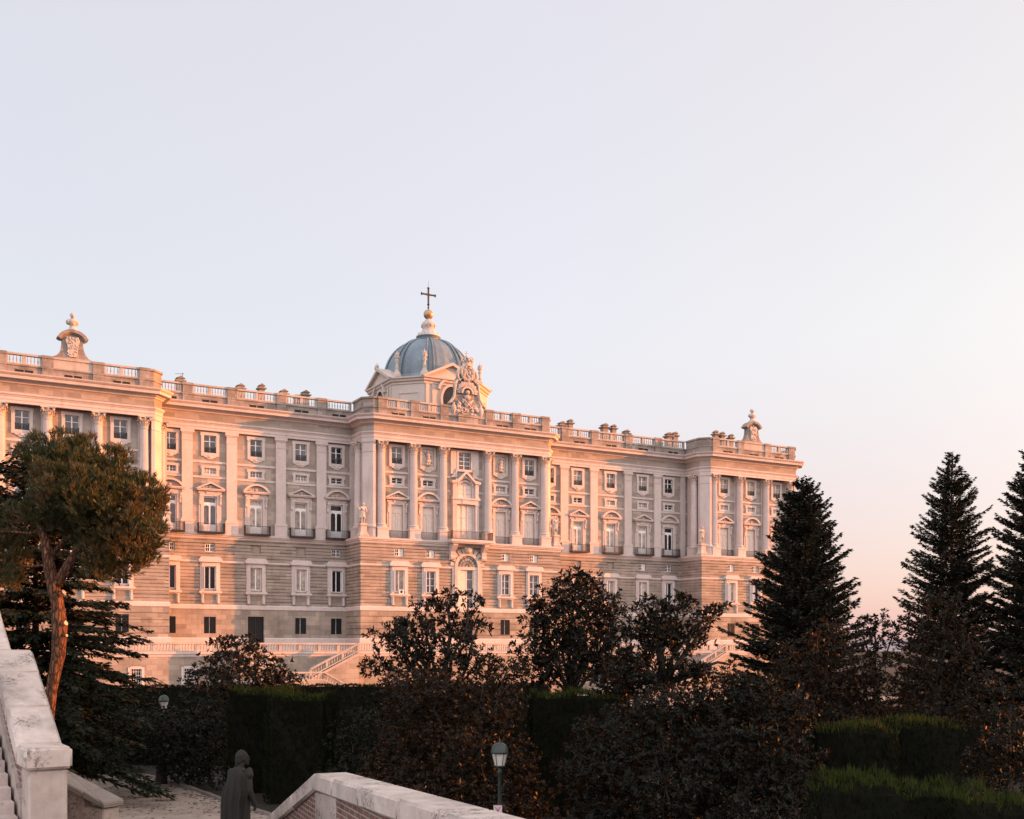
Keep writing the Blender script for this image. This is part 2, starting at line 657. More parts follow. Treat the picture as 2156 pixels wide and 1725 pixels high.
BASE = [(-72.2, -40), (-72.2, DP), (-50.1, DP), (-50.1, 0), (-25.75, 0), (-25.75, DP), (4.95, DP), (4.95, 0), (30.95, 0), (30.95, DP), (52.4, DP), (52.4, -40)]
ENT = [(-71.3, -40), (-71.3, 4.1), (-70.1, 5.3), (-51.8, 5.3), (-50.65, 4.1), (-50.65, 0.4), (-25.0, 0.4), (-25.0, 4.1), (-23.85, 5.3), (3.05, 5.3), (4.2, 4.1), (4.2, 0.4), (31.65, 0.4), (31.65, 4.1), (32.85, 5.3), (50.9, 5.3), (52.05, 4.1), (52.05, -40)]

# ---- rusticated base
GRO = [13.05 + 0.43 * k for k in range(1, 20)]
tall_h = lambda c: (c - 0.76, c + 0.76, 15.0, 17.9)
small_h = lambda c: (c - 0.66, c + 0.66, 19.72, 20.8)
base_h = lambda c: (c - 0.75, c + 0.75, 9.4, 11.5)
TDOOR = -38.03
mb = MB(True)
SEG = [(BASE[1], BASE[2], L_WIN), (BASE[3], BASE[4], W_L), (BASE[5], BASE[6], [-20.28, -15.71, -4.14, 0.52]), (BASE[7], BASE[8], W_R), (BASE[9], BASE[10], [36.9, 42.0, 47.5])]
ashl = MB(True)
for P, Q, wins in SEG:
    hs = [tall_h(c - P[0]) for c in wins] + [small_h(c - P[0]) for c in wins]
    if P[0] == -25.75:
        c = -10.13 - P[0]
        hs.append((c - 1.55, c + 1.55, 13.05, 18.7))
    mb.wall(P, Q, 13.05, 21.45, hs, 0.4, GRO)
    bh = [base_h(c - P[0]) if c != TDOOR else (c - 1.05 - P[0], c + 1.05 - P[0], 8.0, 11.6) for c in wins]
    if P[0] == -25.75:
        bh.append((c - 0.85, c + 0.85, 8.0, 11.5))
    ashl.wall(P, Q, 6.5, 12.5, bh, 0.4, [9.3 + 0.8 * k for k in range(4)] if P[1] > 1 else ())
for i in (0, 2, 4, 6, 8, 10):
    P, Q = BASE[i], BASE[i + 1]
    mb.wall(P, Q, 13.05, 21.45, (), 0.4, GRO)
    ashl.wall(P, Q, 6.5, 12.5, (), 0.4, [9.3 + 0.8 * k for k in range(4)])
for c_, sg in ((-50.1, -1), (-25.75, 1), (4.95, -1), (30.95, 1)):
    for q_, z0_, z1_ in ((mb, 13.05, 21.45), (ashl, 6.5, 12.5)):
        q_.box(min(c_, c_ + 0.4 * sg), max(c_, c_ + 0.4 * sg), -0.4, 0.0, z0_, z1_)
mb.build('rusticated_wall', M['rust'], palace)
ashl.build('basement_wall', M['ashlar'], palace)
mb = MB(True)
mb.sweep(BASE, [(0, 12.45), (0.10, 12.5), (0.10, 12.92), (0.03, 13.05), (-0.1, 13.06)])
mb.sweep(BASE, [(-0.1, 18.4), (0.07, 18.41), (0.07, 18.66), (-0.1, 18.67)])
mb.sweep(BASE, [(-0.1, 21.4), (0.05, 21.4), (0.08, 21.6), (0.22, 21.68), (0.22, 21.78), (0.34, 21.86), (0.36, 22.12), (-0.6, 22.16)])
mb.build('string_course', M['pale'], palace)
mb = MB(True)
# plinth, interrupted by the terrace doors
pl = [(-0.1, 6.5), (0.22, 6.5), (0.22, 8.72), (0.1, 8.85), (-0.1, 8.86)]
cuts = [(TDOOR, 1.05), (-10.13, 0.85)]
mb.sweep(BASE[:4] + [(TDOOR - 1.05, 0)], pl)
mb.sweep([(TDOOR + 1.05, 0)] + BASE[4:6] + [(-10.98, DP)], pl)
mb.sweep([(-9.28, DP)] + BASE[6:], pl)
mb.build('plinth', M['pale'], palace)

# ---- upper storeys: walls
att_h = lambda c: (c - 0.77, c + 0.77, 32.25, 34.45)
mez_h = lambda c: (c - 0.77, c + 0.77, 29.6, 30.32)
door_h = lambda c: (c - 0.84, c + 0.84, 22.25, 26.75)
mb = MB(True)
for P, Q, wins in (((-50.2, 0), (-24.2, 0), W_L), ((3.4, 0), (32.4, 0), W_R), ((-71, DW), (-52.1, DW), L_WIN), ((-23.4, DW), (2.7, DW), C_WIN), ((33.1, DW), (50.7, DW), R_WIN)):
    hs = []
    for k, c in enumerate(wins):
        if wins is C_WIN and k == 2:
            hs.append((c - 0.95 - P[0], c + 0.95 - P[0], 32.25, 34.6))
            continue
        if not (wins is C_WIN and k in (1, 3)):
            hs.append(att_h(c - P[0]))
        hs += [mez_h(c - P[0]), door_h(c - P[0])]
    mb.wall(P, Q, 22.0, 35.1, hs, 0.32)
mb.build('upper_wall', M['wall'], palace)
# corner piers of the pavilions
for side, fr, sg in ((-50.65, -51.8, -1), (-25.0, -23.85, 1), (4.2, 3.05, -1), (31.65, 32.85, 1), (52.05, 50.9, -1)):
    mb = MB(True)
    i_s = side + 0.75 * sg
    pts = [(i_s, -1 if side < 52 else -38), (i_s, 3.55), (side + 0.1 * sg, 3.55), (side + 0.1 * sg, 4.05), (fr - 0.05 * sg, 5.15), (fr + 0.32 * sg, 5.15), (fr + 0.32 * sg, DW - 0.1)]
    for a, b_ in zip(pts, pts[1:]):
        mb.quad((*a, 22.0), (*b_, 22.0), (*b_, 35.1), (*a, 35.1))
    # pedestal course and capital band
    q = pts[1:6] if sg > 0 else pts[1:6][::-1]
    mb.sweep(q, [(-0.1, 22.1), (0.12, 22.1), (0.12, 23.4), (0.2, 23.5), (0.2, 23.65), (0.05, 23.9), (-0.1, 23.9)])
    mb.sweep(q, [(-0.05, 33.45), (0.05, 33.46), (0.05, 33.6), (-0.05, 33.61)])
    mb.sweep(q, [(-0.05, 34.5), (0.10, 34.75), (0.10, 35.05), (-0.05, 35.06)])
    mb.build('corner_pier', M['pale'], palace)
# two thin string courses between the upper rows of windows, butted against pilasters
mb = MB(True)


def strings(lo, hi, d, cuts):
    cs = sorted(cuts)
    edges = [lo] + [x for c, w in cs for x in (c - w, c + w)] + [hi]
    for a, b_ in zip(edges[::2], edges[1::2]):
        if b_ - a > 0.05:
            mb.box(a, b_, d - 0.05, d + 0.09, 30.93, 31.2)
            mb.box(a, b_, d - 0.05, d + 0.09, 29.02, 29.28)


strings(-50.1, -24.3, 0, [])
strings(3.5, 32.3, 0, [])
strings(-70.9, -52.2, DW, [])
strings(-23.3, 2.6, DW, [(C_WIN[2], 2.2)])
strings(33.2, 50.6, DW, [])
mb.build('wall_string', M['pale'], palace)

# ---- entablature
mb = MB(True)
ARC = [(-0.4, 35.0), (0.0, 35.0), (0.0, 35.34), (0.06, 35.35), (0.06, 35.70), (0.12, 35.74), (0.14, 35.82), (0.26, 35.95), (0.27, 36.12), (-0.05, 36.14)]
COR = [(-0.05, 37.15), (0.10, 37.2), (0.16, 37.35), (0.36, 37.46), (0.36, 37.56), (0.95, 37.60), (0.98, 37.92), (1.06, 37.96), (1.22, 38.12), (1.26, 38.26), (-0.7, 38.36)]
mb.sweep(ENT, ARC, 0)
mb.sweep(ENT, [(-0.04, 36.1), (-0.04, 37.2)], 1)
mb.sweep(ENT, COR, 0)
mb.build('entablature', [M['pale'], M['wall']], palace)

# ---- roof parapet: plinth with vents, pedestals, balustrades
PAR = [(p[0], p[1] - 0.18) if 4 < p[1] < 6 else p for p in ENT]
mb = MB(True)
mb.sweep(PAR, [(-0.10, 38.3), (-0.10, 39.28), (0.02, 39.3), (0.02, 39.46), (-0.75, 39.5)], 0)
mb.build('parapet_plinth', M['parapet'], palace)
mb = MB(True)
RAIL = [(-0.55, 39.46), (-0.08, 39.46), (-0.08, 40.42), (0.08, 40.48), (0.10, 40.72), (-0.62, 40.74), (-0.62, 39.46)]
for a, b_ in ((2, 0), ):
    pass
sol = [[(-71.3, -6), PAR[1], PAR[2], (-69.2, PAR[2][1])], [(-52.7, 5.12), PAR[3], PAR[4], (-50.65, 1.2)], [(-25.0, 1.2), PAR[7], PAR[8], (-22.9, 5.12)], [(2.1, 5.12), PAR[9], PAR[10], (4.2, 1.2)], [(31.65, 1.2), PAR[13], PAR[14], (33.75, 5.12)], [(50.0, 5.12), PAR[15], PAR[16], (52.05, -6)]]
for p in sol:
    mb = MB(True)
    mb.sweep(p, RAIL)
    mb.build('parapet_corner', M['parapet'], palace)
# short straight returns on the sides
for a, b_ in (((-50.65, 1.25), (-50.65, 0.5)), ((-25.0, 0.5), (-25.0, 1.25)), ((4.2, 1.25), (4.2, 0.5)), ((31.65, 0.5), (31.65, 1.25))):
    mb = MB(True)
    mb.sweep([a, b_], [(o - 0.05, z) for o, z in RAIL])
    mb.build('parapet_corner', M['parapet'], palace)

BPROF = [(0.10, 0.0), (0.10, 0.05), (0.045, 0.08), (0.085, 0.28), (0.085, 0.36), (0.038, 0.64), (0.04, 0.74), (0.085, 0.77), (0.085, 0.82)]


def baluster_row(mb, s0, s1, d, z0, h, step=0.36, mi=0):
    n = max(1, int(round((s1 - s0) / step)))
    for k in range(n):
        s = s0 + (k + 0.5) * (s1 - s0) / n
        mb.lathe(s, d, [(r, z0 + z / 0.82 * h) for r, z in BPROF], 8, mi, cap=False)


def balustrade(s0, s1, d, z0=39.46, h=1.26, mid=True, name='balustrade', mat='bluster', parent=palace, solid=False):
    mb = MB(True)
    mb.box(s0, s1, d - 0.42, d + 0.02, z0 + 0.002, z0 + 0.13)
    mb.box(s0, s1, d - 0.46, d + 0.06, z0 + h - 0.22, z0 + h)
    zz, hh = z0 + 0.13, h - 0.35
    if solid:
        mb.box(s0, s1, d - 0.36, d - 0.06, zz, zz + hh)
        return mb.build(name, M[mat], parent)
    e = 0.22
    for a in (s0, s1 - e):
        mb.box(a, a + e, d - 0.36, d - 0.06, zz, zz + hh)
    if mid:
        m0 = 0.5 * (s0 + s1)
        mb.box(m0 - 0.2, m0 + 0.2, d - 0.36, d - 0.06, zz, zz + hh)
        baluster_row(mb, s0 + e, m0 - 0.2, d - 0.2, zz, hh)
        baluster_row(mb, m0 + 0.2, s1 - e, d - 0.2, zz, hh)
    else:
        baluster_row(mb, s0 + e, s1 - e, d - 0.2, zz, hh)
    return mb.build(name, M[mat], parent)


def roof_pedestal(s, d, w=0.6):
    mb = MB(True)
    mb.box(s - w, s + w, d - 0.62, d + 0.14, 38.37, 39.28)
    mb.box(s - w - 0.05, s + w + 0.05, d - 0.66, d + 0.20, 39.28, 39.47)
    mb.box(s - w, s + w, d - 0.60, d + 0.14, 39.47, 40.45)
    mb.box(s - w - 0.07, s + w + 0.07, d - 0.68, d + 0.22, 40.45, 40.76)
    return mb.build('roof_pedestal', M['parapet'], palace)


def vent(s, d):
    mb = MB(True)
    mb.box(s - 0.95, s + 0.95, d - 0.2, d + 0.006, 38.40, 38.86, 0)
    mb.box(s - 0.95, s + 0.95, d - 0.05, d + 0.06, 38.86, 38.96, 1)
    mb.box(s - 0.06, s + 0.06, d - 0.05, d + 0.03, 38.40, 38.86, 1)
    return mb.build('roof_vent', [M['dark'], M['parapet']], palace)


def balu_run(stops, d, crest=None):
    for a, b_ in zip(stops, stops[1:]):
        m = 0.5 * (a + b_)
        solid = crest is not None and a < crest < b_
        balustrade(a + 0.6, b_ - 0.6, d - 0.02, solid=solid)
        if not (solid and crest < 0 and crest > -20):
            vent(m, d - 0.1)


fr = 5.12
for stops, d, crest in ((L_COL, fr, -60.85), (C_COL, fr, C_WIN[2]), (R_COL, fr, R_WIN[1]), ([-46.83, -41.23, -34.79, -29.25], 0.4, None), ([8.9, 14.25, 20.6, 26.3], 0.4, None)):
    balu_run(stops, d, crest)
    for s in stops:
        roof_pedestal(s, d - 0.06)
for a, b_ in ((-50.6, -47.55), (-28.53, -25.05), (4.25, 8.18), (27.02, 31.6)):
    balustrade(a, b_, 0.38, mid=False)
    vent(0.5 * (a + b_), 0.3)
# end pedestals that close the front runs
mb = MB(True)

# roof behind the parapets
mb = MB(True)
mb.add([(-71, -38, 38.45), (51.8, -38, 38.45), (51.8, -1.0, 38.45), (-71, -1.0, 38.45)], [(0, 1, 2, 3)])
for a, b_, d in ((-70.6, -51.4, 4.0), (-24.2, 3.4, 4.0), (32.4, 51.4, 4.0)):
    mb.quad((a, -0.998, 38.46), (b_, -0.998, 38.46), (b_, d, 38.46), (a, d, 38.46))
mb.build('roof', M['tile'], palace)

# ---- pilasters of the wings
mb = MB(True)
mb.box(-0.84, 0.84, -0.05, 0.36, 22.12, 23.42)
mb.box(-0.88, 0.88, -0.05, 0.42, 23.42, 23.58)
for w, dd, z0, z1 in ((0.80, 0.40, 23.58, 23.72), (0.74, 0.35, 23.72, 23.82)):
    mb.box(-w, w, -0.05, dd, z0, z1)
mb.box(-0.665, 0.665, -0.05, 0.30, 23.82, 33.6)
mb.box(-0.71, 0.71, -0.05, 0.34, 33.6, 33.72)
mb.box(-0.66, 0.66, -0.05, 0.295, 33.72, 34.45)
mb.box(-0.74, 0.74, -0.05, 0.37, 34.45, 34.6)
mb.box(-0.84, 0.84, -0.05, 0.44, 34.6, 34.98)
pil_me = mb.mesh('pilaster', M['pale'])
for s in [-46.83, -41.23, -34.79, -29.25, 8.9, 14.25, 20.6, 26.3]:
    link('pilaster', pil_me, palace, (s, 0, 0))
# narrow corner strips where the wings meet the pavilions
for s in (-49.75, -24.75, 3.95, 31.4):
    mb = MB(True)
    mb.box(s - 0.45, s + 0.45, -0.05, 0.24, 22.12, 34.98)
    mb.box(s - 0.5, s + 0.5, -0.05, 0.3, 33.6, 33.72)
    mb.build('corner_strip', M['pale'], palace)


# ---- columns with carved capitals
def fluted(mb, r0, r1, z0, z1, n=20, k=2):
    rings = 7
    vs, fs = [], []
    nn = n * 4
    for j in range(rings + 1):
        t = j / rings
        r = r0 + (r1 - r0) * (t ** 1.6)
        z = z0 + (z1 - z0) * t
        for i in range(nn):
            a = 2 * math.pi * i / nn
            ph = i % 4
            rr = r * (1.0 if ph in (0, 1) else 0.93)
            vs.append((rr * math.cos(a), rr * math.sin(a), z))
    for j in range(rings):
        for i in range(nn):
            i2 = (i + 1) % nn
            fs.append((j * nn + i, j * nn + i2, (j + 1) * nn + i2, (j + 1) * nn + i))
    mb.add(vs, fs)


mb = MB(True)
fluted(mb, 0.54, 0.46, 24.0, 33.62)
mb.lathe(0, 0, [(0.56, 23.98), (0.66, 24.0), (0.70, 23.9), (0.66, 23.8), (0.60, 23.76), (0.72, 23.68), (0.76, 23.6), (0.72, 23.5)][::-1], 24)
mb.lathe(0, 0, [(0.46, 33.55), (0.52, 33.6), (0.52, 33.68), (0.46, 33.72)], 20, cap=False)
col_me = mb.mesh('column', M['pale'])
mb = MB(True)
mb.box(-0.80, 0.80, -0.74, 0.66, 22.12, 23.3)
mb.box(-0.86, 0.86, -0.8, 0.72, 23.3, 23.5)
mb.box(-0.84, 0.84, -0.78, 0.69, 22.12, 22.32)
ped_me = mb.mesh('pedestal', M['pale'])
mb = MB(True)
mb.lathe(0, 0, [(0.44, 33.7), (0.45, 34.1), (0.50, 34.45), (0.66, 34.72)], 16, cap=True)
rr = random.Random(3)
for tier, (zb, zt, ro, cnt) in enumerate(((33.7, 34.2, 0.70, 8), (33.95, 34.5, 0.78, 8))):
    for k in range(cnt):
        a = 2 * math.pi * (k + 0.5 * tier) / cnt
        ca, sa = math.cos(a), math.sin(a)
        w = 0.17
        prof = [(0.45, zb), (0.50, zb + 0.25), (0.58, zt - 0.05), (ro, zt + 0.02), (ro + 0.03, zt - 0.10)]
        vs = []
        for (r, z), ww in zip(prof, (w, w * 1.1, w * 0.9, w * 0.7, w * 0.25)):
            vs += [(r * ca - sa * ww, r * sa + ca * ww, z), (r * ca * 1.08, r * sa * 1.08, z + 0.01), (r * ca + sa * ww, r * sa - ca * ww, z)]
        fs = []
        for j in range(len(prof) - 1):
            fs += [(j * 3, j * 3 + 1, j * 3 + 4, j * 3 + 3), (j * 3 + 1, j * 3 + 2, j * 3 + 5, j * 3 + 4)]
        mb.add(vs, fs)
for k in range(4):
    a = math.pi / 4 + k * math.pi / 2
    mb.ball((0.82 * math.cos(a), 0.82 * math.sin(a), 34.68), (0.17, 0.17, 0.19), nu=8, nv=6)
    mb.ball((0.55 * math.cos(a + math.pi / 4), 0.55 * math.sin(a + math.pi / 4), 34.82), (0.13, 0.13, 0.13), nu=6, nv=5)
    mb.tube((0.45 * math.cos(a), 0.45 * math.sin(a), 34.2), (0.84 * math.cos(a), 0.84 * math.sin(a), 34.76), 0.07, 0.11, 6)
ab = [(-0.82, -0.82), (0, -0.60), (0.82, -0.82), (0.60, 0), (0.82, 0.82), (0, 0.60), (-0.82, 0.82), (-0.60, 0)]
vs = [(x, y, z) for z in (34.84, 35.0) for x, y in ab]
mb.add(vs, [tuple(range(8))[::-1], tuple(range(8, 16))] + [(i, (i + 1) % 8, 8 + (i + 1) % 8, 8 + i) for i in range(8)])
cap_me = mb.mesh('capital', M['pale_carved'])
first = None


def column(s, d, ped=True):
    c = link('column', col_me, palace, (s, -d, 0))
    link('capital', cap_me, c)
    if ped:
        link('pedestal', ped_me, c)
    return c


for s in L_COL + C_COL + R_COL:
    column(s, DC)
for s, d in ((-50.55, 2.7), (-25.0, 2.7), (4.2, 2.7), (31.6, 2.7)):
    column(s, d)
# responds behind the columns
mb = MB(True)
mb.box(-0.62, 0.62, -0.05, 0.12, 22.12, 34.99)
resp_me = mb.mesh('respond', M['pale'])
for s in L_COL + C_COL + R_COL:
    link('respond', resp_me, palace, (s, -DW, 0))


# ---- windows
def bars(mb, w, z0, z1, d, nx, nz, t=0.035, fr=0.07, mi=0):
    mb.box(-w, -w + fr, d - 0.06, d, z0, z1, mi); mb.box(w - fr, w, d - 0.06, d, z0, z1, mi)
    mb.box(-w + fr, w - fr, d - 0.06, d, z0, z0 + fr, mi); mb.box(-w + fr, w - fr, d - 0.06, d, z1 - fr, z1, mi)
    for k in range(1, nx):
        x = -w + 2 * w * k / nx
        tt = t if (nx % 2 or k != nx // 2) else 0.07
        mb.box(x - tt, x + tt, d - 0.05, d + 0.01, z0 + fr, z1 - fr, mi)
    for k in range(1, nz):
        z = z0 + (z1 - z0) * k / nz
        mb.box(-w + fr, w - fr, d - 0.045, d + 0.002, z - t, z + t, mi)


def ring(mb, w, z0, z1, fw, d0, d1, mi=0, ear=0.0):
    """stone frame round an opening"""
    mb.box(-w - fw, -w, d0, d1, z0 - fw, z1 + fw, mi)
    mb.box(w, w + fw, d0, d1, z0 - fw, z1 + fw, mi)
    mb.box(-w, w, d0, d1, z1, z1 + fw, mi)
    mb.box(-w, w, d0, d1, z0 - fw, z0, mi)
    if ear:
        for sx in (-1, 1):
            x0, x1 = sorted((sx * (w + fw), sx * (w + fw + ear)))
            mb.box(x0, x1, d0, d1 - 0.004, z1 + fw - 0.45, z1 + fw, mi)


def scallop(mb, w, zt, drop, d0, d1, mi=0):
    pts = [(-w, zt), (-w, zt - 0.08), (-w * 0.72, zt - 0.10), (-w * 0.62, zt - drop * 0.55), (-w * 0.40, zt - drop * 0.62), (-w * 0.28, zt - drop), (0, zt - drop * 1.12), (w * 0.28, zt - drop), (w * 0.40, zt - drop * 0.62), (w * 0.62, zt - drop * 0.55), (w * 0.72, zt - 0.10), (w, zt - 0.08), (w, zt)]
    mb.prism(pts, d0, d1, mi=mi)


def iron_rail(mb, w, z0, z1, d, step=0.13, sides=0.0, t=0.016):
    n = int(2 * w / step)
    mb.box(-w, w, d - 0.03, d + 0.03, z1 - 0.05, z1)
    mb.box(-w, w, d - 0.025, d + 0.025, z0, z0 + 0.04)
    for k in range(n + 1):
        x = -w + 2 * w * k / n
        mb.box(x - t, x + t, d - t, d + t, z0 + 0.04, z1 - 0.05)
        if k < n:
            mb.box(x + step * 0.3, x + step * 0.7, d - t, d + t, z0 + 0.04, z0 + 0.09)
    for s in (-1, 1):
        mb.lathe(s * w, d, [(0.045, z0), (0.045, z1), (0.07, z1 + 0.03), (0.0, z1 + 0.1)], 6, cap=False)
    if sides:
        for s in (-1, 1):
            mb.box(s * w - 0.03, s * w + 0.03, d - sides, d, z1 - 0.05, z1)
            for k in range(1, int(sides / step)):
                y = d - k * step
                mb.box(s * w - t, s * w + t, y - t, y + t, z0, z1 - 0.05)


def attic_mesh(gl, w=0.77, z0=32.25, z1=34.45):
    mb = MB(True)
    bars(mb, w, z0, z1, -0.18, 2, 3)
    mb.quad((-w, -0.22, z0), (w, -0.22, z0), (w, -0.22, z1), (-w, -0.22, z1), 1)
    return mb.mesh('attic_window', [M['white'], M[gl]])


att_me = [attic_mesh('glass'), attic_mesh('glass_dark'), attic_mesh('glass_cur')]
mb = MB(True)
ring(mb, 0.77, 32.25, 34.45, 0.36, 0.002, 0.13, ear=0.08)
scallop(mb, 1.13, 31.89, 0.42, 0.003, 0.11)
mb.ball((0, 0.12, 31.72), (0.3, 0.08, 0.16))
att_sur = mb.mesh('surround', M['pale'])
mb = MB(True)
iron_rail(mb, 0.74, 32.28, 33.0, -0.04)
for k in range(3):
    x = -0.45 + 0.45 * k
    mb.strip([(x + 0.18 * math.cos(t), 32.62 + 0.18 * math.sin(t)) for t in np.linspace(0, 2 * math.pi, 11)], [(x + 0.14 * math.cos(t), 32.62 + 0.14 * math.sin(t)) for t in np.linspace(0, 2 * math.pi, 11)], -0.05, -0.02)
att_rail = mb.mesh('railing', M['iron'])


def mez_mesh(gl, nx, nz):
    mb = MB(True)
    bars(mb, 0.77, 29.6, 30.32, -0.14, nx, nz, 0.022, 0.06)
    mb.quad((-0.77, -0.18, 29.6), (0.77, -0.18, 29.6), (0.77, -0.18, 30.32), (-0.77, -0.18, 30.32), 1)
    return mb.mesh('mezzanine_window', [M['white'], M[gl]])


mez_me = [mez_mesh('glass', 4, 2), mez_mesh('glass_cur', 4, 2), mez_mesh('glass_dark', 2, 2)]
mb = MB(True)
ring(mb, 0.77, 29.6, 30.32, 0.30, 0.002, 0.14)
for s in (-1, 1):
    mb.box(min(s * 1.07, s * 1.19), max(s * 1.07, s * 1.19), 0.002, 0.12, 30.2, 30.62)
    mb.box(min(s * 1.07, s * 1.15), max(s * 1.07, s * 1.15), 0.002, 0.12, 29.3, 29.45)
mez_sur = mb.mesh('surround', M['pale'])


def door_mesh(gl, blind=False, w=0.84, z0=22.25, zt=26.72):
    mb = MB(True)
    body, g = 0, 1
    d = -0.16
    mb.box(-w, -w + 0.11, d - 0.08, d, z0, zt, 0); mb.box(w - 0.11, w, d - 0.08, d, z0, zt, 0)
    mb.box(-w + 0.11, w - 0.11, d - 0.08, d, zt - 0.12, zt, 0)
    mb.box(-w + 0.11, w - 0.11, d - 0.08, d + 0.02, 25.66, 25.98, 0)
    mb.box(-0.10, 0.10, d - 0.08, d + 0.02, z0, 25.66, 0)
    mb.box(-w + 0.11, -0.10, d - 0.08, d, z0, z0 + 0.95, 0); mb.box(0.10, w - 0.11, d - 0.08, d, z0, z0 + 0.95, 0)
    for s in (-1, 1):          # rounded tops of the leaves
        x0, x1 = sorted((s * 0.10, s * (w - 0.11)))
        xm, hw = 0.5 * (x0 + x1), 0.5 * (x1 - x0)
        arc = [(xm + hw * math.cos(t), 25.42 + 0.2 * math.sin(t)) for t in np.linspace(math.pi, 0, 9)]
        mb.strip([(p[0], 25.66) for p in arc], arc, d - 0.08, d - 0.002, 0)
    mb.quad((-w, d - 0.05, z0), (w, d - 0.05, z0), (w, d - 0.05, zt), (-w, d - 0.05, zt), 1)
    if blind:
        for s in (-1, 1):
            for z, h in ((z0 + 1.1, 1.0), (z0 + 2.2, 1.0)):
                mb.box(min(s * 0.2, s * 0.62), max(s * 0.2, s * 0.62), d - 0.05, d - 0.02, z, z + h, 0)
    return mb.mesh('balcony_door', [M['shutter'] if blind else M['white'], M['shutter'] if blind else M[gl]])


door_me = {'cur': door_mesh('glass_cur'), 'dark': door_mesh('glass_dark'), 'mid': door_mesh('glass'), 'blind': door_mesh('', True)}
mb = MB(True)
for s in (-1, 1):
    mb.box(min(s * 0.84, s * 1.16), max(s * 0.84, s * 1.16), 0.002, 0.16, 22.2, 27.05)
    mb.box(min(s * 1.16, s * 1.42), max(s * 1.16, s * 1.42), 0.002, 0.10, 22.2, 26.9)
    # scrolled consoles
    prof = [(0.10, 26.95), (0.46, 26.95), (0.48, 26.75), (0.34, 26.45), (0.24, 26.1), (0.30, 25.85), (0.24, 25.65), (0.10, 25.6)]
    x0, x1 = sorted((s * 1.18, s * 1.40))
    n = len(prof)
    vs = [(x0, p[0], p[1]) for p in prof] + [(x1, p[0], p[1]) for p in prof]
    mb.add(vs, [tuple(range(n)), tuple(range(2 * n - 1, n - 1, -1))] + [(i, n + i, n + (i + 1) % n, (i + 1) % n) for i in range(n)])
mb.box(-0.84, 0.84, 0.002, 0.16, 26.75, 27.05)
mb.box(-1.45, 1.45, 0.002, 0.14, 27.05, 27.42)
mb.box(-0.5, 0.5, 0.002, 0.22, 26.98, 27.40)
door_sur = mb.mesh('surround', M['pale'])


def pediment_mesh(kind):
    mb = MB(True)
    mb.box(-1.74, 1.74, 0.002, 0.52, 27.42, 27.56)
    mb.box(-1.80, 1.80, 0.002, 0.60, 27.56, 27.68)
    if kind == 'tri':
        out = [(-1.82, 27.68), (0, 28.55), (1.82, 27.68)]
        inn = [(-1.45, 27.69), (0, 28.33), (1.45, 27.69)]
    else:
        cz, rad = 26.60, 2.10
        th = np.linspace(math.pi - 0.53, 0.53, 15)
        out = [(rad * math.cos(t), cz + rad * math.sin(t) - 0.02) for t in th]
        inn = [(1.86 * math.cos(t) * 0.94, cz + 1.86 * math.sin(t)) for t in th]
        inn = [(x, max(z, 27.685)) for x, z in inn]
    mb.strip(out, inn, 0.002, 0.58)
    poly = inn
    mb.prism(poly if kind == 'tri' else inn, 0.003, 0.10, mi=1)
    r = random.Random(5 if kind == 'tri' else 9)
    mb.ball((0, 0.16, 27.95), (0.26, 0.14, 0.24), 1)
    for k in range(9):
        x = r.uniform(-0.85, 0.85)
        mb.ball((x, 0.13, 27.76 + r.uniform(0, 0.12) + 0.25 * (1 - abs(x))), (r.uniform(0.1, 0.22), 0.09, r.uniform(0.07, 0.14)), 1, 7, 5)
    return mb.mesh('pediment', [M['pale'], M['pale_carved']])


ped_tri, ped_seg = pediment_mesh('tri'), pediment_mesh('seg')
mb = MB(True)
mb.box(-1.68, 1.68, 0.0, 1.0, 22.02, 22.17, 0)
bal_slab = None
iron_rail(mb, 1.62, 22.17, 23.25, 0.92, 0.13, 0.9, 0.014)
balc_me = mb.mesh('balcony', M['iron'])
mb = MB(True)
iron_rail(mb, 1.45, 22.17, 23.2, 0.55, 0.13, 0.5, 0.014)
balc_small = mb.mesh('balcony', M['iron'])

mb = MB(True)
bars(mb, 0.6, 19.76, 20.76, -0.16, 4, 2, 0.025, 0.08)
mb.quad((-0.66, -0.2, 19.72), (0.66, -0.2, 19.72), (0.66, -0.2, 20.8), (-0.66, -0.2, 20.8), 1)
sml_me = mb.mesh('small_window', [M['white'], M['glass_dark']])
mb = MB(True)
mb.quad((-0.66, -0.22, 19.72), (0.66, -0.22, 19.72), (0.66, -0.22, 20.8), (-0.66, -0.22, 20.8), 0)
sml_blank = mb.mesh('blind_recess', [M['rust']])
# open leaf of a shutter inside the small opening
mb = MB(True)
bars(mb, 0.6, 19.76, 20.76, -0.16, 4, 2, 0.025, 0.08)
mb.quad((-0.66, -0.2, 19.72), (0, -0.2, 19.72), (0, -0.2, 20.8), (-0.66, -0.2, 20.8), 1)
mb.quad((0, -0.19, 19.72), (0.66, -0.19, 19.72), (0.66, -0.19, 20.8), (0, -0.19, 20.8), 2)
sml_half = mb.mesh('small_window', [M['white'], M['glass_dark'], M['shutter']])


def tall_mesh(gl, nz=1):
    mb = MB(True)
    bars(mb, 0.76, 15.0, 17.9, -0.2, 2, nz, 0.03, 0.10)
    mb.quad((-0.76, -0.25, 15.0), (0.76, -0.25, 15.0), (0.76, -0.25, 17.9), (-0.76, -0.25, 17.9), 1)
    return mb.mesh('tall_window', [M['white'], M[gl]])


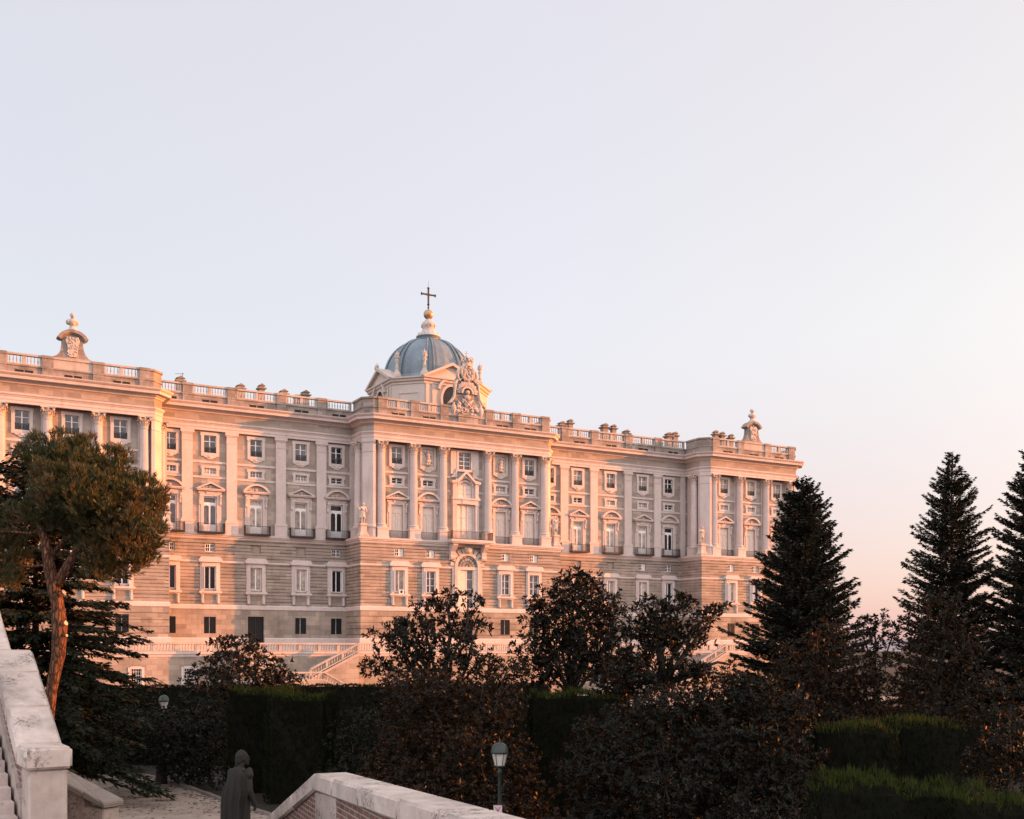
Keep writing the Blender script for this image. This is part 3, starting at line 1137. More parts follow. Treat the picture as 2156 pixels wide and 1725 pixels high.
tall_me = {'dark': tall_mesh('glass_dark'), 'cur': tall_mesh('glass_cur'), 'mid': tall_mesh('glass', 3)}
mb = MB(True)
ring_w = 0.76
for s in (-1, 1):
    mb.box(min(s * 0.76, s * 1.06), max(s * 0.76, s * 1.06), 0.002, 0.16, 14.78, 18.42)
    mb.box(min(s * 1.06, s * 1.26), max(s * 1.06, s * 1.26), 0.002, 0.09, 14.78, 18.42)
mb.box(-0.76, 0.76, 0.002, 0.16, 17.9, 18.42)
hd = [(-1.42, 18.42), (-1.48, 18.56), (-1.5, 18.66), (-1.18, 19.08), (1.18, 19.08), (1.5, 18.66), (1.48, 18.56), (1.42, 18.42)]
mb.prism(hd, 0.002, 0.44)
tall_sur = mb.mesh('surround', M['pale'])
mb = MB(True)
mb.box(-1.42, 1.42, 0.002, 0.40, 14.50, 14.76)
mb.box(-1.3, 1.3, 0.002, 0.22, 14.36, 14.50)
for s in (-1, 1):
    mb.box(min(s * 0.80, s * 1.16), max(s * 0.80, s * 1.16), 0.002, 0.20, 13.3, 14.36)
    mb.lathe(s * 0.98, 0.18, [(0.16, 13.2), (0.18, 13.4), (0.10, 13.6), (0.12, 14.1), (0.18, 14.3)], 8)
mb.box(-0.80, 0.80, 0.002, 0.07, 13.1, 14.36, 1)
tall_sill = mb.mesh('sill', [M['pale'], M['ashlar']])
mb = MB(True)
for s in (-1, 1):
    x0, x1 = sorted((s * 0.74, s * 0.80))
    mb.box(x0, x1, -0.15, 0.42, 15.05, 17.86)
    for k in range(14):
        mb.box(x0 - 0.008, x1 + 0.008, -0.1, 0.38, 15.12 + k * 0.195, 15.20 + k * 0.195)
shut_me = mb.mesh('shutters', M['white'])
mb = MB(True)
mb.quad((-0.75, -0.3, 9.4), (0.75, -0.3, 9.4), (0.75, -0.3, 11.5), (-0.75, -0.3, 11.5), 0)
mb.box(-0.05, 0.05, -0.29, -0.22, 9.4, 11.5, 2)
for k in range(9):
    x = -0.66 + 1.32 * k / 8
    mb.box(x - 0.018, x + 0.018, -0.06, -0.02, 9.4, 11.5, 1)
for k in range(7):
    z = 9.6 + 0.29 * k
    mb.box(-0.75, 0.75, -0.055, -0.025, z - 0.018, z + 0.018, 1)
bas_me = mb.mesh('basement_window', [M['dark'], M['iron'], M['white']])


def win_set(wins, d, doors, atts, mezs, peds, balc):
    for k, c in enumerate(wins):
        if atts[k] is not None:
            o = link('attic_window', att_me[atts[k]], palace, (c, -d, 0))
            link('surround', att_sur, o); link('railing', att_rail, o)
        if mezs[k] is not None:
            o = link('mezzanine_window', mez_me[mezs[k]], palace, (c, -d, 0))
            link('surround', mez_sur, o)
        if doors[k] is not None:
            o = link('balcony_door', door_me[doors[k]], palace, (c, -d, 0))
            link('surround', door_sur, o); link('pediment', ped_tri if peds[k] == 't' else ped_seg, o)
            link('balcony', balc, o)


win_set(W_L, 0, ['mid', 'mid', 'cur', 'cur', 'dark'], [0, 0, 0, 0, 1], [0, 1, 0, 1, 2], 'ststs', balc_me)
win_set(W_R, 0, ['cur', 'cur', 'cur', 'cur', 'dark'], [2, 2, 2, 2, 1], [0, 2, 1, 1, 2], 'ststs', balc_me)
win_set(L_WIN, DW, ['mid', 'cur', 'mid'], [0, 0, 0], [0, 0, 0], 'sts', balc_small)
win_set(R_WIN, DW, ['blind', 'blind', 'blind'], [2, 2, 2], [1, 1, 1], 'tst', balc_small)
win_set(C_WIN, DW, ['blind', 'blind', None, 'blind', 'blind'], [0, None, None, None, 0], [2, 2, None, 1, 2], 'tsxst', balc_small)


def lower_set(wins, d, talls, smalls, shut):
    for k, c in enumerate(wins):
        o = link('tall_window', tall_me[talls[k]], palace, (c, -d, 0))
        link('surround', tall_sur, o); link('sill', tall_sill, o)
        if shut[k]:
            link('shutters', shut_me, o)
        link('blind_recess' if smalls[k] is sml_blank else 'small_window', smalls[k], palace, (c, -d, 0))
        if c != TDOOR:
            link('basement_window', bas_me, palace, (c, -d, 0))


lower_set(W_L, 0, ['dark', 'dark', 'cur', 'cur', 'dark'], [sml_me, sml_me, sml_blank, sml_blank, sml_me], [0, 1, 0, 1, 1])
lower_set(W_R, 0, ['cur', 'mid', 'cur', 'cur', 'dark'], [sml_me, sml_blank, sml_blank, sml_half, sml_me], [0, 0, 1, 0, 1])
lower_set([-20.28, -15.71, -4.14, 0.52], DP, ['cur', 'mid', 'mid', 'mid'], [sml_half, sml_half, sml_half, sml_half], [1, 1, 1, 0])
lower_set(L_WIN, DP, ['dark', 'cur', 'dark'], [sml_me, sml_me, sml_me], [0, 0, 1])
lower_set([36.9, 42.0, 47.5], DP, ['cur', 'dark', 'dark'], [sml_half, sml_me, sml_me], [1, 1, 0])

# terrace doors
mb = MB(True)
mb.quad((-1.05, -0.3, 7.0), (1.05, -0.3, 7.0), (1.05, -0.3, 11.6), (-1.05, -0.3, 11.6), 0)
bars(mb, 1.05, 7.0, 11.6, -0.2, 2, 2, 0.03, 0.09, 1)
for k in range(9):
    mb.box(-0.95 + 0.235 * k, -0.92 + 0.235 * k, -0.19, -0.17, 9.4, 11.5, 1)
mb.build('terrace_door', [M['dark'], M['iron']], palace, (TDOOR, 0, 0))
mb = MB(True)
mb.quad((-0.85, -0.3, 7.0), (0.85, -0.3, 7.0), (0.85, -0.3, 11.5), (-0.85, -0.3, 11.5), 0)
bars(mb, 0.85, 7.0, 11.5, -0.2, 2, 2, 0.03, 0.09, 1)
mb.build('terrace_door', [M['dark'], M['iron']], palace, (-10.13, -DP, 0))

# ---- the middle bay: portal, great balcony, tabernacle window
portal = empty('portal', (-10.13, -DP, 0))
portal.parent = palace
mb = MB(True)
th = np.linspace(math.pi, 0, 25)
zc = 18.7
mb.strip([(1.95 * math.cos(t), zc + 1.95 * math.sin(t)) for t in th], [(1.55 * math.cos(t), zc + 1.55 * math.sin(t)) for t in th], 0.01, 0.22)
for s in (-1, 1):
    x0, x1 = sorted((s * 1.55, s * 1.95))
    mb.box(x0, x1, 0.01, 0.20, 13.06, zc)
    x0, x1 = sorted((s * 1.95, s * 2.3))
    mb.box(x0, x1, 0.01, 0.10, 13.06, zc)
# voussoir fan
for k in range(11):
    t = math.pi * (k + 0.5) / 11
    dt = 0.105
    pts = [(r * math.cos(t + q), zc + r * math.sin(t + q)) for r, q in ((1.95, -dt), (2.62, -dt), (2.62, dt), (1.95, dt))]
    pts = [(x, min(z, 21.35)) for x, z in pts]
    mb.prism(pts, 0.012, 0.14 + 0.04 * (k % 2))
mb.box(-0.42, 0.42, 0.02, 0.45, 20.55, 21.4)
mb.ball((0, 0.42, 20.95), (0.5, 0.3, 0.42)); mb.ball((0.35, 0.35, 21.2), (0.3, 0.2, 0.2)); mb.ball((-0.35, 0.35, 21.2), (0.3, 0.2, 0.2))
mb.build('archivolt', M['pale_carved'], portal)
mb = MB(True)
tym = [(1.56 * math.cos(t), zc + 1.56 * math.sin(t)) for t in th]
mb.prism(tym, 0.003, 0.012, mi=1)
for k in range(1, 8):
    t = math.pi * k / 8
    a = Vector((0.25 * math.cos(t), 0.03, zc + 0.25 * math.sin(t))); b_ = Vector((1.5 * math.cos(t), 0.03, zc + 1.5 * math.sin(t)))
    mb.tube(a, b_, 0.022, 0.022, 4, 0)
for r in (0.3, 0.8, 1.25):
    mb.strip([((r + 0.03) * math.cos(t), zc + (r + 0.03) * math.sin(t)) for t in th], [((r - 0.03) * math.cos(t), zc + (r - 0.03) * math.sin(t)) for t in th], 0.013, 0.05, 0)
mb.build('fanlight', [M['iron'], M['glass_cur']], portal)
mb = MB(True)
mb.box(-1.55, 1.55, -0.3, 0.06, 18.3, 18.68, 0)
for s in (-1, 1):
    x0, x1 = sorted((s * 1.0, s * 1.55))
    mb.box(x0, x1, -0.3, -0.02, 13.06, 18.3, 0)
mb.quad((-1.0, -0.32, 13.06), (1.0, -0.32, 13.06), (1.0, -0.32, 18.3), (-1.0, -0.32, 18.3), 1)
mb.box(-1.0, -0.05, -0.31, -0.26, 13.06, 18.3, 0)
bars(mb, 1.0, 13.06, 18.3, -0.24, 2, 4, 0.03, 0.09, 0)
mb.build('portal_door', [M['shutter'], M['glass']], portal)
mb = MB(True)
mb.box(-3.2, 3.2, 0.0, 1.75, 21.95, 22.3)
mb.box(-3.05, 3.05, 0.0, 1.6, 21.78, 21.95)
for s in (-1, 1):
    prof = [(0.02, 21.78), (1.35, 21.78), (1.40, 21.5), (1.05, 21.1), (0.62, 20.7), (0.5, 20.2), (0.62, 19.9), (0.5, 19.62), (0.02, 19.55)]
    for x0, x1 in ((s * 2.75, s * 2.05),):
        x0, x1 = sorted((x0, x1))
        n = len(prof)
        vs = [(x0, p[0], p[1]) for p in prof] + [(x1, p[0], p[1]) for p in prof]
        mb.add(vs, [tuple(range(n)), tuple(range(2 * n - 1, n - 1, -1))] + [(i, n + i, n + (i + 1) % n, (i + 1) % n) for i in range(n)])
mb.build('balcony_slab', M['pale'], portal)
mb = MB(True)
iron_rail(mb, 3.1, 22.3, 23.4, 1.66, 0.14, 1.6, 0.016)
mb.build('balcony_railing', M['iron'], portal)

tab = empty('tabernacle_window', (C_WIN[2], -DW, 0))
tab.parent = palace
mb = MB(True)
bars(mb, 0.95, 32.25, 34.6, -0.16, 2, 4)
mb.quad((-0.95, -0.2, 32.25), (0.95, -0.2, 32.25), (0.95, -0.2, 34.6), (-0.95, -0.2, 34.6), 1)
mb.build('sash', [M['white'], M['glass']], tab)
mb = MB(True)
ring(mb, 0.95, 32.25, 34.6, 0.3, 0.002, 0.2)
mb.box(-2.15, -1.25, 0.002, 0.16, 31.5, 34.98); mb.box(1.25, 2.15, 0.002, 0.16, 31.5, 34.98)
# scrolls beside the pediment
for s in (-1, 1):
    mb.strip([(s * 1.3, 32.3), (s * 1.5, 31.7), (s * 2.1, 31.2)], [(s * 1.25, 31.2), (s * 1.4, 31.1), (s * 2.1, 31.0)], 0.01, 0.3)
mb.build('upper_frame', M['pale'], tab)
mb = MB(True)
mb.strip([(-2.25, 30.55), (-1.35, 30.75), (0, 32.0), (1.35, 30.75), (2.25, 30.55)], [(-2.2, 30.25), (-1.4, 30.3), (0, 31.62), (1.4, 30.3), (2.2, 30.25)], 0.01, 0.75)
for s in (-1, 1):
    for z0, z1, x0, x1, dd in ((28.25, 30.3, 1.45, 2.0, 0.55), (22.3, 27.4, 1.5, 2.0, 0.5)):
        a, b_ = sorted((s * x0, s * x1))
        mb.box(a, b_, 0.01, dd, z0, z1)
        mb.box(a - 0.05, b_ + 0.05, 0.01, dd + 0.06, z1 - 0.18, z1 - 0.02)
        mb.box(a - 0.05, b_ + 0.05, 0.01, dd + 0.06, z0, z0 + 0.2)
    a, b_ = sorted((s * 1.05, s * 1.45))
    mb.box(a, b_, 0.01, 0.25, 28.25, 31.0)
    a, b_ = sorted((s * 1.2, s * 1.5))
    mb.box(a, b_, 0.01, 0.22, 22.3, 27.4)
mb.box(-2.15, 2.15, 0.01, 0.7, 28.02, 28.25)
mb.box(-2.05, 2.05, 0.01, 0.55, 27.4, 28.02)
mb.box(-0.6, 0.6, 0.02, 0.62, 27.45, 27.98)
th = np.linspace(math.pi, 0, 15)
mb.strip([(1.25 * math.cos(t), 30.0 + 1.25 * math.sin(t)) for t in th], [(1.0 * math.cos(t), 30.0 + 1.0 * math.sin(t)) for t in th], 0.02, 0.4)
mb.ball((0, 0.35, 31.2), (0.35, 0.2, 0.25))
for k in range(8):
    mb.ball((-0.8 + 0.23 * k, 0.2, 30.35 + 0.25 * math.sin(k * 0.45)), (0.16, 0.1, 0.16), nu=7, nv=5)
mb.build('aedicule', M['pale'], tab)
mb = MB(True)
mb.box(-1.05, 1.05, 0.005, 0.03, 28.25, 30.95)
bars(mb, 1.0, 28.3, 30.2, 0.09, 2, 3, 0.03, 0.08)
mb.box(-1.2, 1.2, 0.005, 0.04, 22.3, 27.4)
bars(mb, 1.18, 22.3, 27.35, 0.12, 3, 3, 0.035, 0.1)
mb.build('closed_shutters', M['shutter'], tab)


# ---- two carved relief panels beside the middle bay
def relief(c, seed, flipx):
    r = random.Random(seed)
    mb = MB(True)
    ring(mb, 0.85, 32.2, 34.55, 0.32, 0.002, 0.16)
    scallop(mb, 1.17, 31.88, 0.42, 0.003, 0.13)
    mb.quad((-0.85, 0.003, 32.2), (0.85, 0.003, 32.2), (0.85, 0.003, 34.55), (-0.85, 0.003, 34.55))
    f = -1 if flipx else 1
    fig = [((0.05 * f, 34.15), 0.15), ((0.05 * f, 33.75), 0.27), ((0.0, 33.35), 0.25), ((-0.08 * f, 32.95), 0.24), ((0.12 * f, 32.9), 0.2), ((-0.1 * f, 32.55), 0.17), ((0.2 * f, 32.5), 0.17)]
    for (x, z), q in fig:
        mb.ball((x, 0.2, z), (q, 0.3, q * 1.25), nu=9, nv=7)
    mb.tube((0.2 * f, 0.2, 33.9), (0.62 * f, 0.2, 34.3), 0.09, 0.06); mb.tube((-0.2 * f, 0.2, 33.9), (-0.45 * f, 0.2, 33.4), 0.1, 0.07)
    for k in range(14):
        mb.ball((r.uniform(-0.6, 0.6), 0.05, r.uniform(32.3, 33.6)), (r.uniform(0.06, 0.2), 0.1, r.uniform(0.1, 0.3)), nu=7, nv=5)
    return mb.build('relief_panel', M['pale_carved'], palace, (c, -DW, 0))


relief(C_WIN[1], 3, True)
relief(C_WIN[3], 8, False)


# ---- crests on the roofline
def gable_crest(s, seed):
    root = empty('gable_crest', (s, -4.55, 0))
    root.parent = palace
    mb = MB(True)
    half = [(2.15, 40.74), (2.1, 40.9), (1.75, 41.05), (1.4, 41.45), (1.2, 42.0), (1.12, 42.6), (1.14, 43.1)]
    poly = [(-x, z) for x, z in half] + [(x, z) for x, z in half[::-1]]
    mb.prism(poly, -0.6, 0.25)
    mb.build('gable', M['parapet'], root)
    mb = MB(True)
    th = np.linspace(math.pi - 0.5, 0.5, 15)
    cz, ra = 42.25, 1.92
    mb.strip([(ra * math.cos(t), cz + ra * math.sin(t)) for t in th], [((ra - 0.36) * math.cos(t), cz + (ra - 0.36) * math.sin(t)) for t in th], -0.75, 0.62)
    mb.prism([((ra - 0.35) * math.cos(t), cz + (ra - 0.35) * math.sin(t)) for t in th], -0.6, 0.26)
    mb.strip([((ra - 0.36) * math.cos(t), cz + (ra - 0.36) * math.sin(t)) for t in th], [((ra - 0.52) * math.cos(t), cz + (ra - 0.52) * math.sin(t)) for t in th], -0.6, 0.42)
    mb.build('hood', M['parapet'], root)
    mb = MB(True)
    sh = [(-0.62, 43.3), (-0.78, 42.9), (-0.58, 42.3), (-0.5, 41.4), (-0.38, 41.05), (0.38, 41.05), (0.5, 41.4), (0.58, 42.3), (0.78, 42.9), (0.62, 43.3)]
    mb.prism(sh, 0.2, 0.42)
    r = random.Random(seed)
    for k in range(26):
        z = r.uniform(41.2, 43.3)
        x = r.uniform(-0.55, 0.55)
        p = Vector((x, 0.42, z)); q = p + Vector((r.uniform(-0.25, 0.25), 0.05, r.uniform(-0.3, 0.3)))
        mb.tube(p, q, 0.07, 0.04, 5)
        if k % 3 == 0:
            mb.ball(p, (0.14, 0.12, 0.14), nu=7, nv=5)
    mb.build('shield', M['pale_carved'], root)
    mb = MB(True)
    mb.lathe(0, 0, [(0.62, 44.1), (0.6, 44.25), (0.36, 44.35), (0.30, 44.7), (0.36, 44.78)], 10)
    mb.ball((0, 0, 45.12), (0.66, 0.42, 0.42)); mb.ball((0.05, 0.05, 44.9), (0.42, 0.36, 0.3))
    mb.ball((-0.45, 0, 45.1), (0.28, 0.34, 0.32)); mb.ball((0.45, 0, 45.1), (0.28, 0.34, 0.32))
    mb.lathe(0, 0, [(0.2, 45.4), (0.17, 45.6)], 8)
    mb.ball((0.02, 0.05, 45.85), (0.25, 0.30, 0.34)); mb.ball((0.04, 0.34, 45.78), (0.06, 0.1, 0.08)); mb.ball((0, -0.08, 45.98), (0.28, 0.28, 0.26))
    mb.build('bust', M['pale_carved'], root)
    return root


gable_crest(L_WIN[1], 2)
gable_crest(R_WIN[1], 6)

great = empty('great_crest', (C_WIN[2], -4.9, 0))
great.parent = palace
mb = MB(True)
mb.box(-1.5, 1.5, -0.4, 0.55, 38.37, 39.3); mb.box(-1.62, 1.62, -0.45, 0.68, 39.3, 39.62)
half = [(2.95, 40.74), (2.9, 41.0), (2.3, 41.2), (1.9, 41.7), (1.72, 42.6), (1.75, 43.8), (1.5, 44.6), (1.1, 45.2), (0.6, 45.6)]
mb.prism([(-x, z) for x, z in half] + [(x, z) for x, z in half[::-1]], -0.7, 0.0)
mb.build('backing', M['parapet'], great)
mb = MB(True)
for k in range(17):
    t = math.pi * (k + 0.5) / 17
    for j in (0, 1):
        tt = t + (j - 0.5) * 0.07
        mb.tube((0.85 * math.cos(tt), 0.12, 42.6 + 0.95 * math.sin(tt)), ((1.55 + 0.12 * (k % 2)) * math.cos(tt), 0.16, 42.6 + (1.75 + 0.12 * (k % 2)) * math.sin(tt)), 0.06, 0.085, 5)
th = np.linspace(math.pi, 0, 17)
mb.strip([(0.95 * math.cos(t), 42.6 + 1.0 * math.sin(t)) for t in th], [(0.72 * math.cos(t), 42.6 + 0.75 * math.sin(t)) for t in th], 0.02, 0.4)
mb.build('sunburst', M['pale_carved'], great)
mb = MB(True)
mb.ball((0, 0.3, 42.75), (0.30, 0.28, 0.34)); mb.ball((0, 0.42, 42.72), (0.2, 0.2, 0.24)); mb.ball((0, 0.2, 42.1), (0.5, 0.3, 0.35))
r = random.Random(12)
for k in range(44):
    x = r.uniform(-1.6, 1.6)
    z = 39.75 + r.uniform(0, 2.2) * (1 - 0.45 * abs(x) / 1.6)
    p = Vector((x, 0.15 + r.uniform(0, 0.2), z))
    q = p + Vector((r.uniform(-0.5, 0.5), r.uniform(0, 0.2), r.uniform(-0.35, 0.5)))
    mb.tube(p, q, r.uniform(0.07, 0.14), 0.04, 6)
    mb.ball(p, (r.uniform(0.12, 0.28), 0.18, r.uniform(0.12, 0.28)), nu=8, nv=6)
mb.tube((-0.8, 0.55, 40.3), (0.7, 0.55, 41.7), 0.07, 0.09); mb.tube((0.75, 0.5, 40.4), (-0.5, 0.5, 41.6), 0.06, 0.08)
for s in (-1, 1):
    mb.lathe(s * 2.1, 0.15, [(0.1, 39.62), (0.3, 39.9), (0.42, 40.4), (0.3, 40.8), (0.16, 41.0), (0.24, 41.2)], 9)
mb.build('trophies', M['pale_carved'], great)
mb = MB(True)
sh = [(-0.85, 46.4), (-0.95, 45.8), (-0.7, 45.1), (-0.2, 44.5), (0, 44.3), (0.2, 44.5), (0.7, 45.1), (0.95, 45.8), (0.85, 46.4)]
mb.prism(sh, -0.45, 0.3)
for k in range(30):
    t = 2 * math.pi * k / 30
    p = Vector((0.95 * math.cos(t), 0.2, 45.55 + 1.05 * math.sin(t)))
    mb.ball(p, (r.uniform(0.14, 0.3), 0.25, r.uniform(0.14, 0.3)), nu=8, nv=6)
for k in range(30):
    p = Vector((r.uniform(-0.8, 0.8), 0.3, r.uniform(44.6, 46.4)))
    mb.ball(p, (r.uniform(0.1, 0.26), 0.2, r.uniform(0.1, 0.3)), nu=8, nv=6)
    mb.tube(p, p + Vector((r.uniform(-0.5, 0.5), 0.05, r.uniform(-0.5, 0.5))), 0.1, 0.06, 6)
for sg in (-1, 1):
    mb.polytube([(sg * 0.7, 0.1, 46.2), (sg * 1.35, 0.1, 45.7), (sg * 1.5, 0.1, 44.9), (sg * 1.15, 0.15, 44.3), (sg * 0.95, 0.2, 44.6)], [0.16, 0.24, 0.26, 0.2, 0.12], 8)
    mb.polytube([(sg * 1.2, 0.1, 44.6), (sg * 1.75, 0.1, 44.0), (sg * 1.85, 0.1, 43.0), (sg * 2.0, 0.1, 42.0), (sg * 2.5, 0.1, 41.3), (sg * 2.9, 0.1, 41.0)], [0.14, 0.2, 0.18, 0.2, 0.2, 0.14], 8)
mb.build('shield', M['pale_carved'], great)
mb = MB(True)
mb.lathe(0, -0.05, [(0.62, 46.4), (0.66, 46.55), (0.60, 46.62), (0.70, 46.9), (0.74, 47.0)], 14, cap=False)
for k in range(8):
    t = 2 * math.pi * k / 8
    c, s_ = math.cos(t), math.sin(t)
    mb.ball((0.76 * c, -0.05 + 0.76 * s_, 47.12), (0.17, 0.17, 0.22), nu=7, nv=5)
    mb.polytube([(0.7 * c, -0.05 + 0.7 * s_, 46.95), (0.66 * c, -0.05 + 0.66 * s_, 47.35), (0.3 * c, -0.05 + 0.3 * s_, 47.6), (0, -0.05, 47.55)], [0.09, 0.09, 0.08, 0.07], 5)
mb.ball((0.55, 0.0, 47.4), (0.28, 0.25, 0.34), nu=8, nv=6)
mb.ball((0, -0.05, 47.75), (0.2, 0.2, 0.2))
mb.box(-0.05, 0.05, -0.1, 0.0, 47.9, 48.55); mb.box(-0.22, 0.22, -0.095, -0.005, 48.2, 48.3)
mb.build('crown', M['pale_carved'], great)

# ---- chimneys
ch_list = [(-47.1, -2.5, 1.5, 0), (-39.4, -2.5, 1.45, 0), (-36.6, -2.5, 1.8, 1), (-33.6, -2.5, 1.4, 0), (-31.7, -2.5, 1.1, 2), (-30.6, -2.5, 1.6, 0), (10.1, -2.5, 1.6, 0), (11.6, -2.5, 2.1, 1), (18.0, -2.5, 2.1, 0), (19.7, -2.5, 2.1, 1), (22.1, -2.5, 1.5, 0), (30.5, -2.5, 1.9, 0), (31.7, -2.5, 2.1, 0), (40.3, -2.5, 3.2, 1), (41.7, -2.5, 3.1, 1), (43.6, -2.5, 2.9, 1)]
for s, d, h, kind in ch_list:
    mb = MB(True)
    zt = 40.5 + h
    w = 0.46 if kind != 1 else 0.36
    mb.box(-w, w, -w, w, 38.5, zt - 0.75)
    if kind == 2:
        mb.lathe(0, 0, [(0.5, zt - 0.75), (0.6, zt - 0.5), (0.6, zt - 0.2), (0.3, zt - 0.1)], 12)
    else:
        vs = []
        for ww, z in ((w, zt - 0.75), (w + 0.22, zt - 0.6), (w + 0.22, zt - 0.45), (w - 0.05, zt - 0.4), (w - 0.05, zt - 0.15)):
            vs += [(-ww, -ww, z), (ww, -ww, z), (ww, ww, z), (-ww, ww, z)]
        fs = []
        for j in range(4):
            for i in range(4):
                fs.append((j * 4 + i, j * 4 + (i + 1) % 4, (j + 1) * 4 + (i + 1) % 4, (j + 1) * 4 + i))
        mb.add(vs, fs)
        mb.prism([(-w - 0.1, zt - 0.2), (0, zt + 0.12), (w + 0.1, zt - 0.2)], -w - 0.1, w + 0.1)
    mb.build('chimney', M['parapet'], palace, (s, -d, 0))

# ---- chapel dome
DS, DD = -8.95, -9.68
H, E = 4.28, 7.68
OCT = [(-H, E), (H, E), (E, H), (E, -H), (H, -E), (-H, -E), (-E, -H), (-E, H)]      # (s, d) relative, front face first
octw = [(DS + x, DD + y) for x, y in OCT]
drum = empty('chapel_drum', (0, 0, 0)); drum.parent = palace
mb = MB(True)
n = 8
for i in range(8):
    a, b_ = octw[i], octw[(i + 1) % 8]
    mb.quad((*a, 38.4), (*b_, 38.4), (*b_, 45.6), (*a, 45.6))
mb.sweep(octw[::-1][::-1], [(0, 45.2), (0.12, 45.25), (0.12, 45.5), (0.35, 45.65), (0.4, 45.9), (0.6, 46.0), (0.62, 46.2), (-1.5, 46.5)], closed=True)
# raised fields on the cut corners, corner strips on the fronts
for i in range(8):
    a, b_ = Vector((*octw[i], 0)), Vector((*octw[(i + 1) % 8], 0))
    t = (b_ - a); L = t.length; t /= L
    nn = Vector((-t.y, t.x, 0))
    def pz(u, o, z):
        p = a + t * u + nn * o
        return (p.x, p.y, z)
    def slab(u0, u1, z0, z1, o):
        mb.add([pz(u0, -0.05, z0), pz(u1, -0.05, z0), pz(u1, -0.05, z1), pz(u0, -0.05, z1), pz(u0, o, z0), pz(u1, o, z0), pz(u1, o, z1), pz(u0, o, z1)], [(4, 5, 6, 7), (0, 1, 5, 4), (2, 3, 7, 6), (1, 2, 6, 5), (3, 0, 4, 7)])
    if L > 6.5:
        for u0, u1 in ((0.25, 0.75), (1.25, 1.75), (L - 1.75, L - 1.25), (L - 0.75, L - 0.25)):
            slab(u0, u1, 39, 45.2, 0.16)
    else:
        slab(0.9, L - 0.9, 43.9, 44.05, 0.10); slab(0.9, 1.05, 40, 43.9, 0.06); slab(L - 1.05, L - 0.9, 40, 43.9, 0.06)
mb.build('drum_wall', M['drum'], drum)


def drum_front(i):
    a, b_ = Vector((*octw[i], 0)), Vector((*octw[(i + 1) % 8], 0))
    t = (b_ - a); L = t.length; t /= L
    nn = Vector((-t.y, t.x, 0))
    c = (a + b_) / 2

    def tr(mbx):
        mbx.v = [tuple(c + t * x + nn * y + Vector((0, 0, z))) for x, y, z in mbx.v]
        return mbx
    m1 = MB(True)
    m1.strip([(-4.85, 46.2), (0, 48.55), (4.85, 46.2)], [(-4.1, 46.2), (0, 48.1), (4.1, 46.2)], -1.5, 0.65)
    m1.prism([(-4.2, 46.15), (0, 48.15), (4.2, 46.15)], -0.6, 0.12)
    m1.prism([(-4.75, 46.22), (0, 48.5), (4.75, 46.22)], -4.0, -1.4)
    # arched cornice over the oculus
    th = np.linspace(math.pi * 0.92, math.pi * 0.08, 21)
    m1.strip([(2.35 * math.cos(q), 44.0 + 2.5 * math.sin(q)) for q in th], [(2.0 * math.cos(q), 44.0 + 2.15 * math.sin(q)) for q in th], -0.1, 0.5)
    tr(m1).build('drum_pediment', M['drum'], drum)
    m2 = MB(True)
    q = np.linspace(0, 2 * math.pi, 29)
    m2.strip([(1.75 * math.cos(x), 43.2 + 2.3 * math.sin(x)) for x in q], [(1.4 * math.cos(x), 43.2 + 1.95 * math.sin(x)) for x in q], -0.05, 0.22)
    tr(m2).build('oculus_frame', M['drum'], drum)
    m3 = MB(True)
    m3.prism([(1.42 * math.cos(x), 43.2 + 1.97 * math.sin(x)) for x in q[:-1]], 0.01, 0.03, mi=0)
    for x in (-0.7, 0, 0.7):
        m3.box(x - 0.03, x + 0.03, 0.03, 0.06, 41.4, 45.0, 1)
    for z in (42.2, 43.2, 44.2):
        m3.box(-1.3, 1.3, 0.03, 0.055, z - 0.03, z + 0.03, 1)
    tr(m3).build('oculus', [M['glass_dark'], M['iron']], drum)


for i in (0, 2, 6):
    drum_front(i)
dome = empty('dome', (DS, -DD, 0)); dome.parent = palace
mb = MB(True)
# eight faceted leaves with standing seams
prof = []
for k in range(15):
    t = k / 14
    ang = t * math.radians(74)
    prof.append((1.7 + (7.1 - 1.7) * math.cos(ang * 90 / 74) ** 1.0 * 1.0, 47.4 + 6.6 * math.sin(ang * 90 / 74)))
prof = [(1.5 + 4.95 * math.cos(t) ** 1.1, 47.3 + 6.15 * math.sin(t) ** 0.95) for t in np.linspace(0, math.pi / 2, 17)]
vs, fs = [], []
NS = 96
for r0, z in prof:
    for i in range(NS):
        a = 2 * math.pi * (i + 0.5) / NS
        m_ = (a + math.pi / 8) % (math.pi / 4) - math.pi / 8
        oct_r = math.cos(math.pi / 8) / math.cos(m_)
        q = 0.35
        rr_ = r0 * ((1 - q) + q * oct_r) + (0.05 if i % 3 == 0 else 0.0)
        vs.append((rr_ * math.cos(a), rr_ * math.sin(a), z))
for j in range(len(prof) - 1):
    for i in range(NS):
        i2 = (i + 1) % NS
        fs.append((j * NS + i, j * NS + i2, (j + 1) * NS + i2, (j + 1) * NS + i))
mb.add(vs, fs)
mb.lathe(0, 0, [(7.1, 46.2), (7.0, 46.55), (6.7, 46.7), (6.6, 47.1), (6.45, 47.3)], 48, cap=False)
mb.build('dome_shell', M['lead'], dome)
mb = MB(True)
for k in range(8):
    a = math.pi / 8 + k * math.pi / 4
    for off in (-0.075, 0.075):
        pts = [((r0 + 0.16) * math.cos(a + off * (1.0)), (r0 + 0.16) * math.sin(a + off), z) for r0, z in prof]
        mb.polytube(pts, [0.16] * len(pts), 5)
mb.build('dome_rib', M['lead'], dome)
lan = empty('lantern', (0, 0, 0)); 
lan.parent = dome
mb = MB(True)
mb.lathe(0, 0, [(1.62, 53.75), (1.68, 54.0), (1.72, 54.45), (1.85, 54.5), (1.85, 54.62)], 24, cap=False, mi=1)
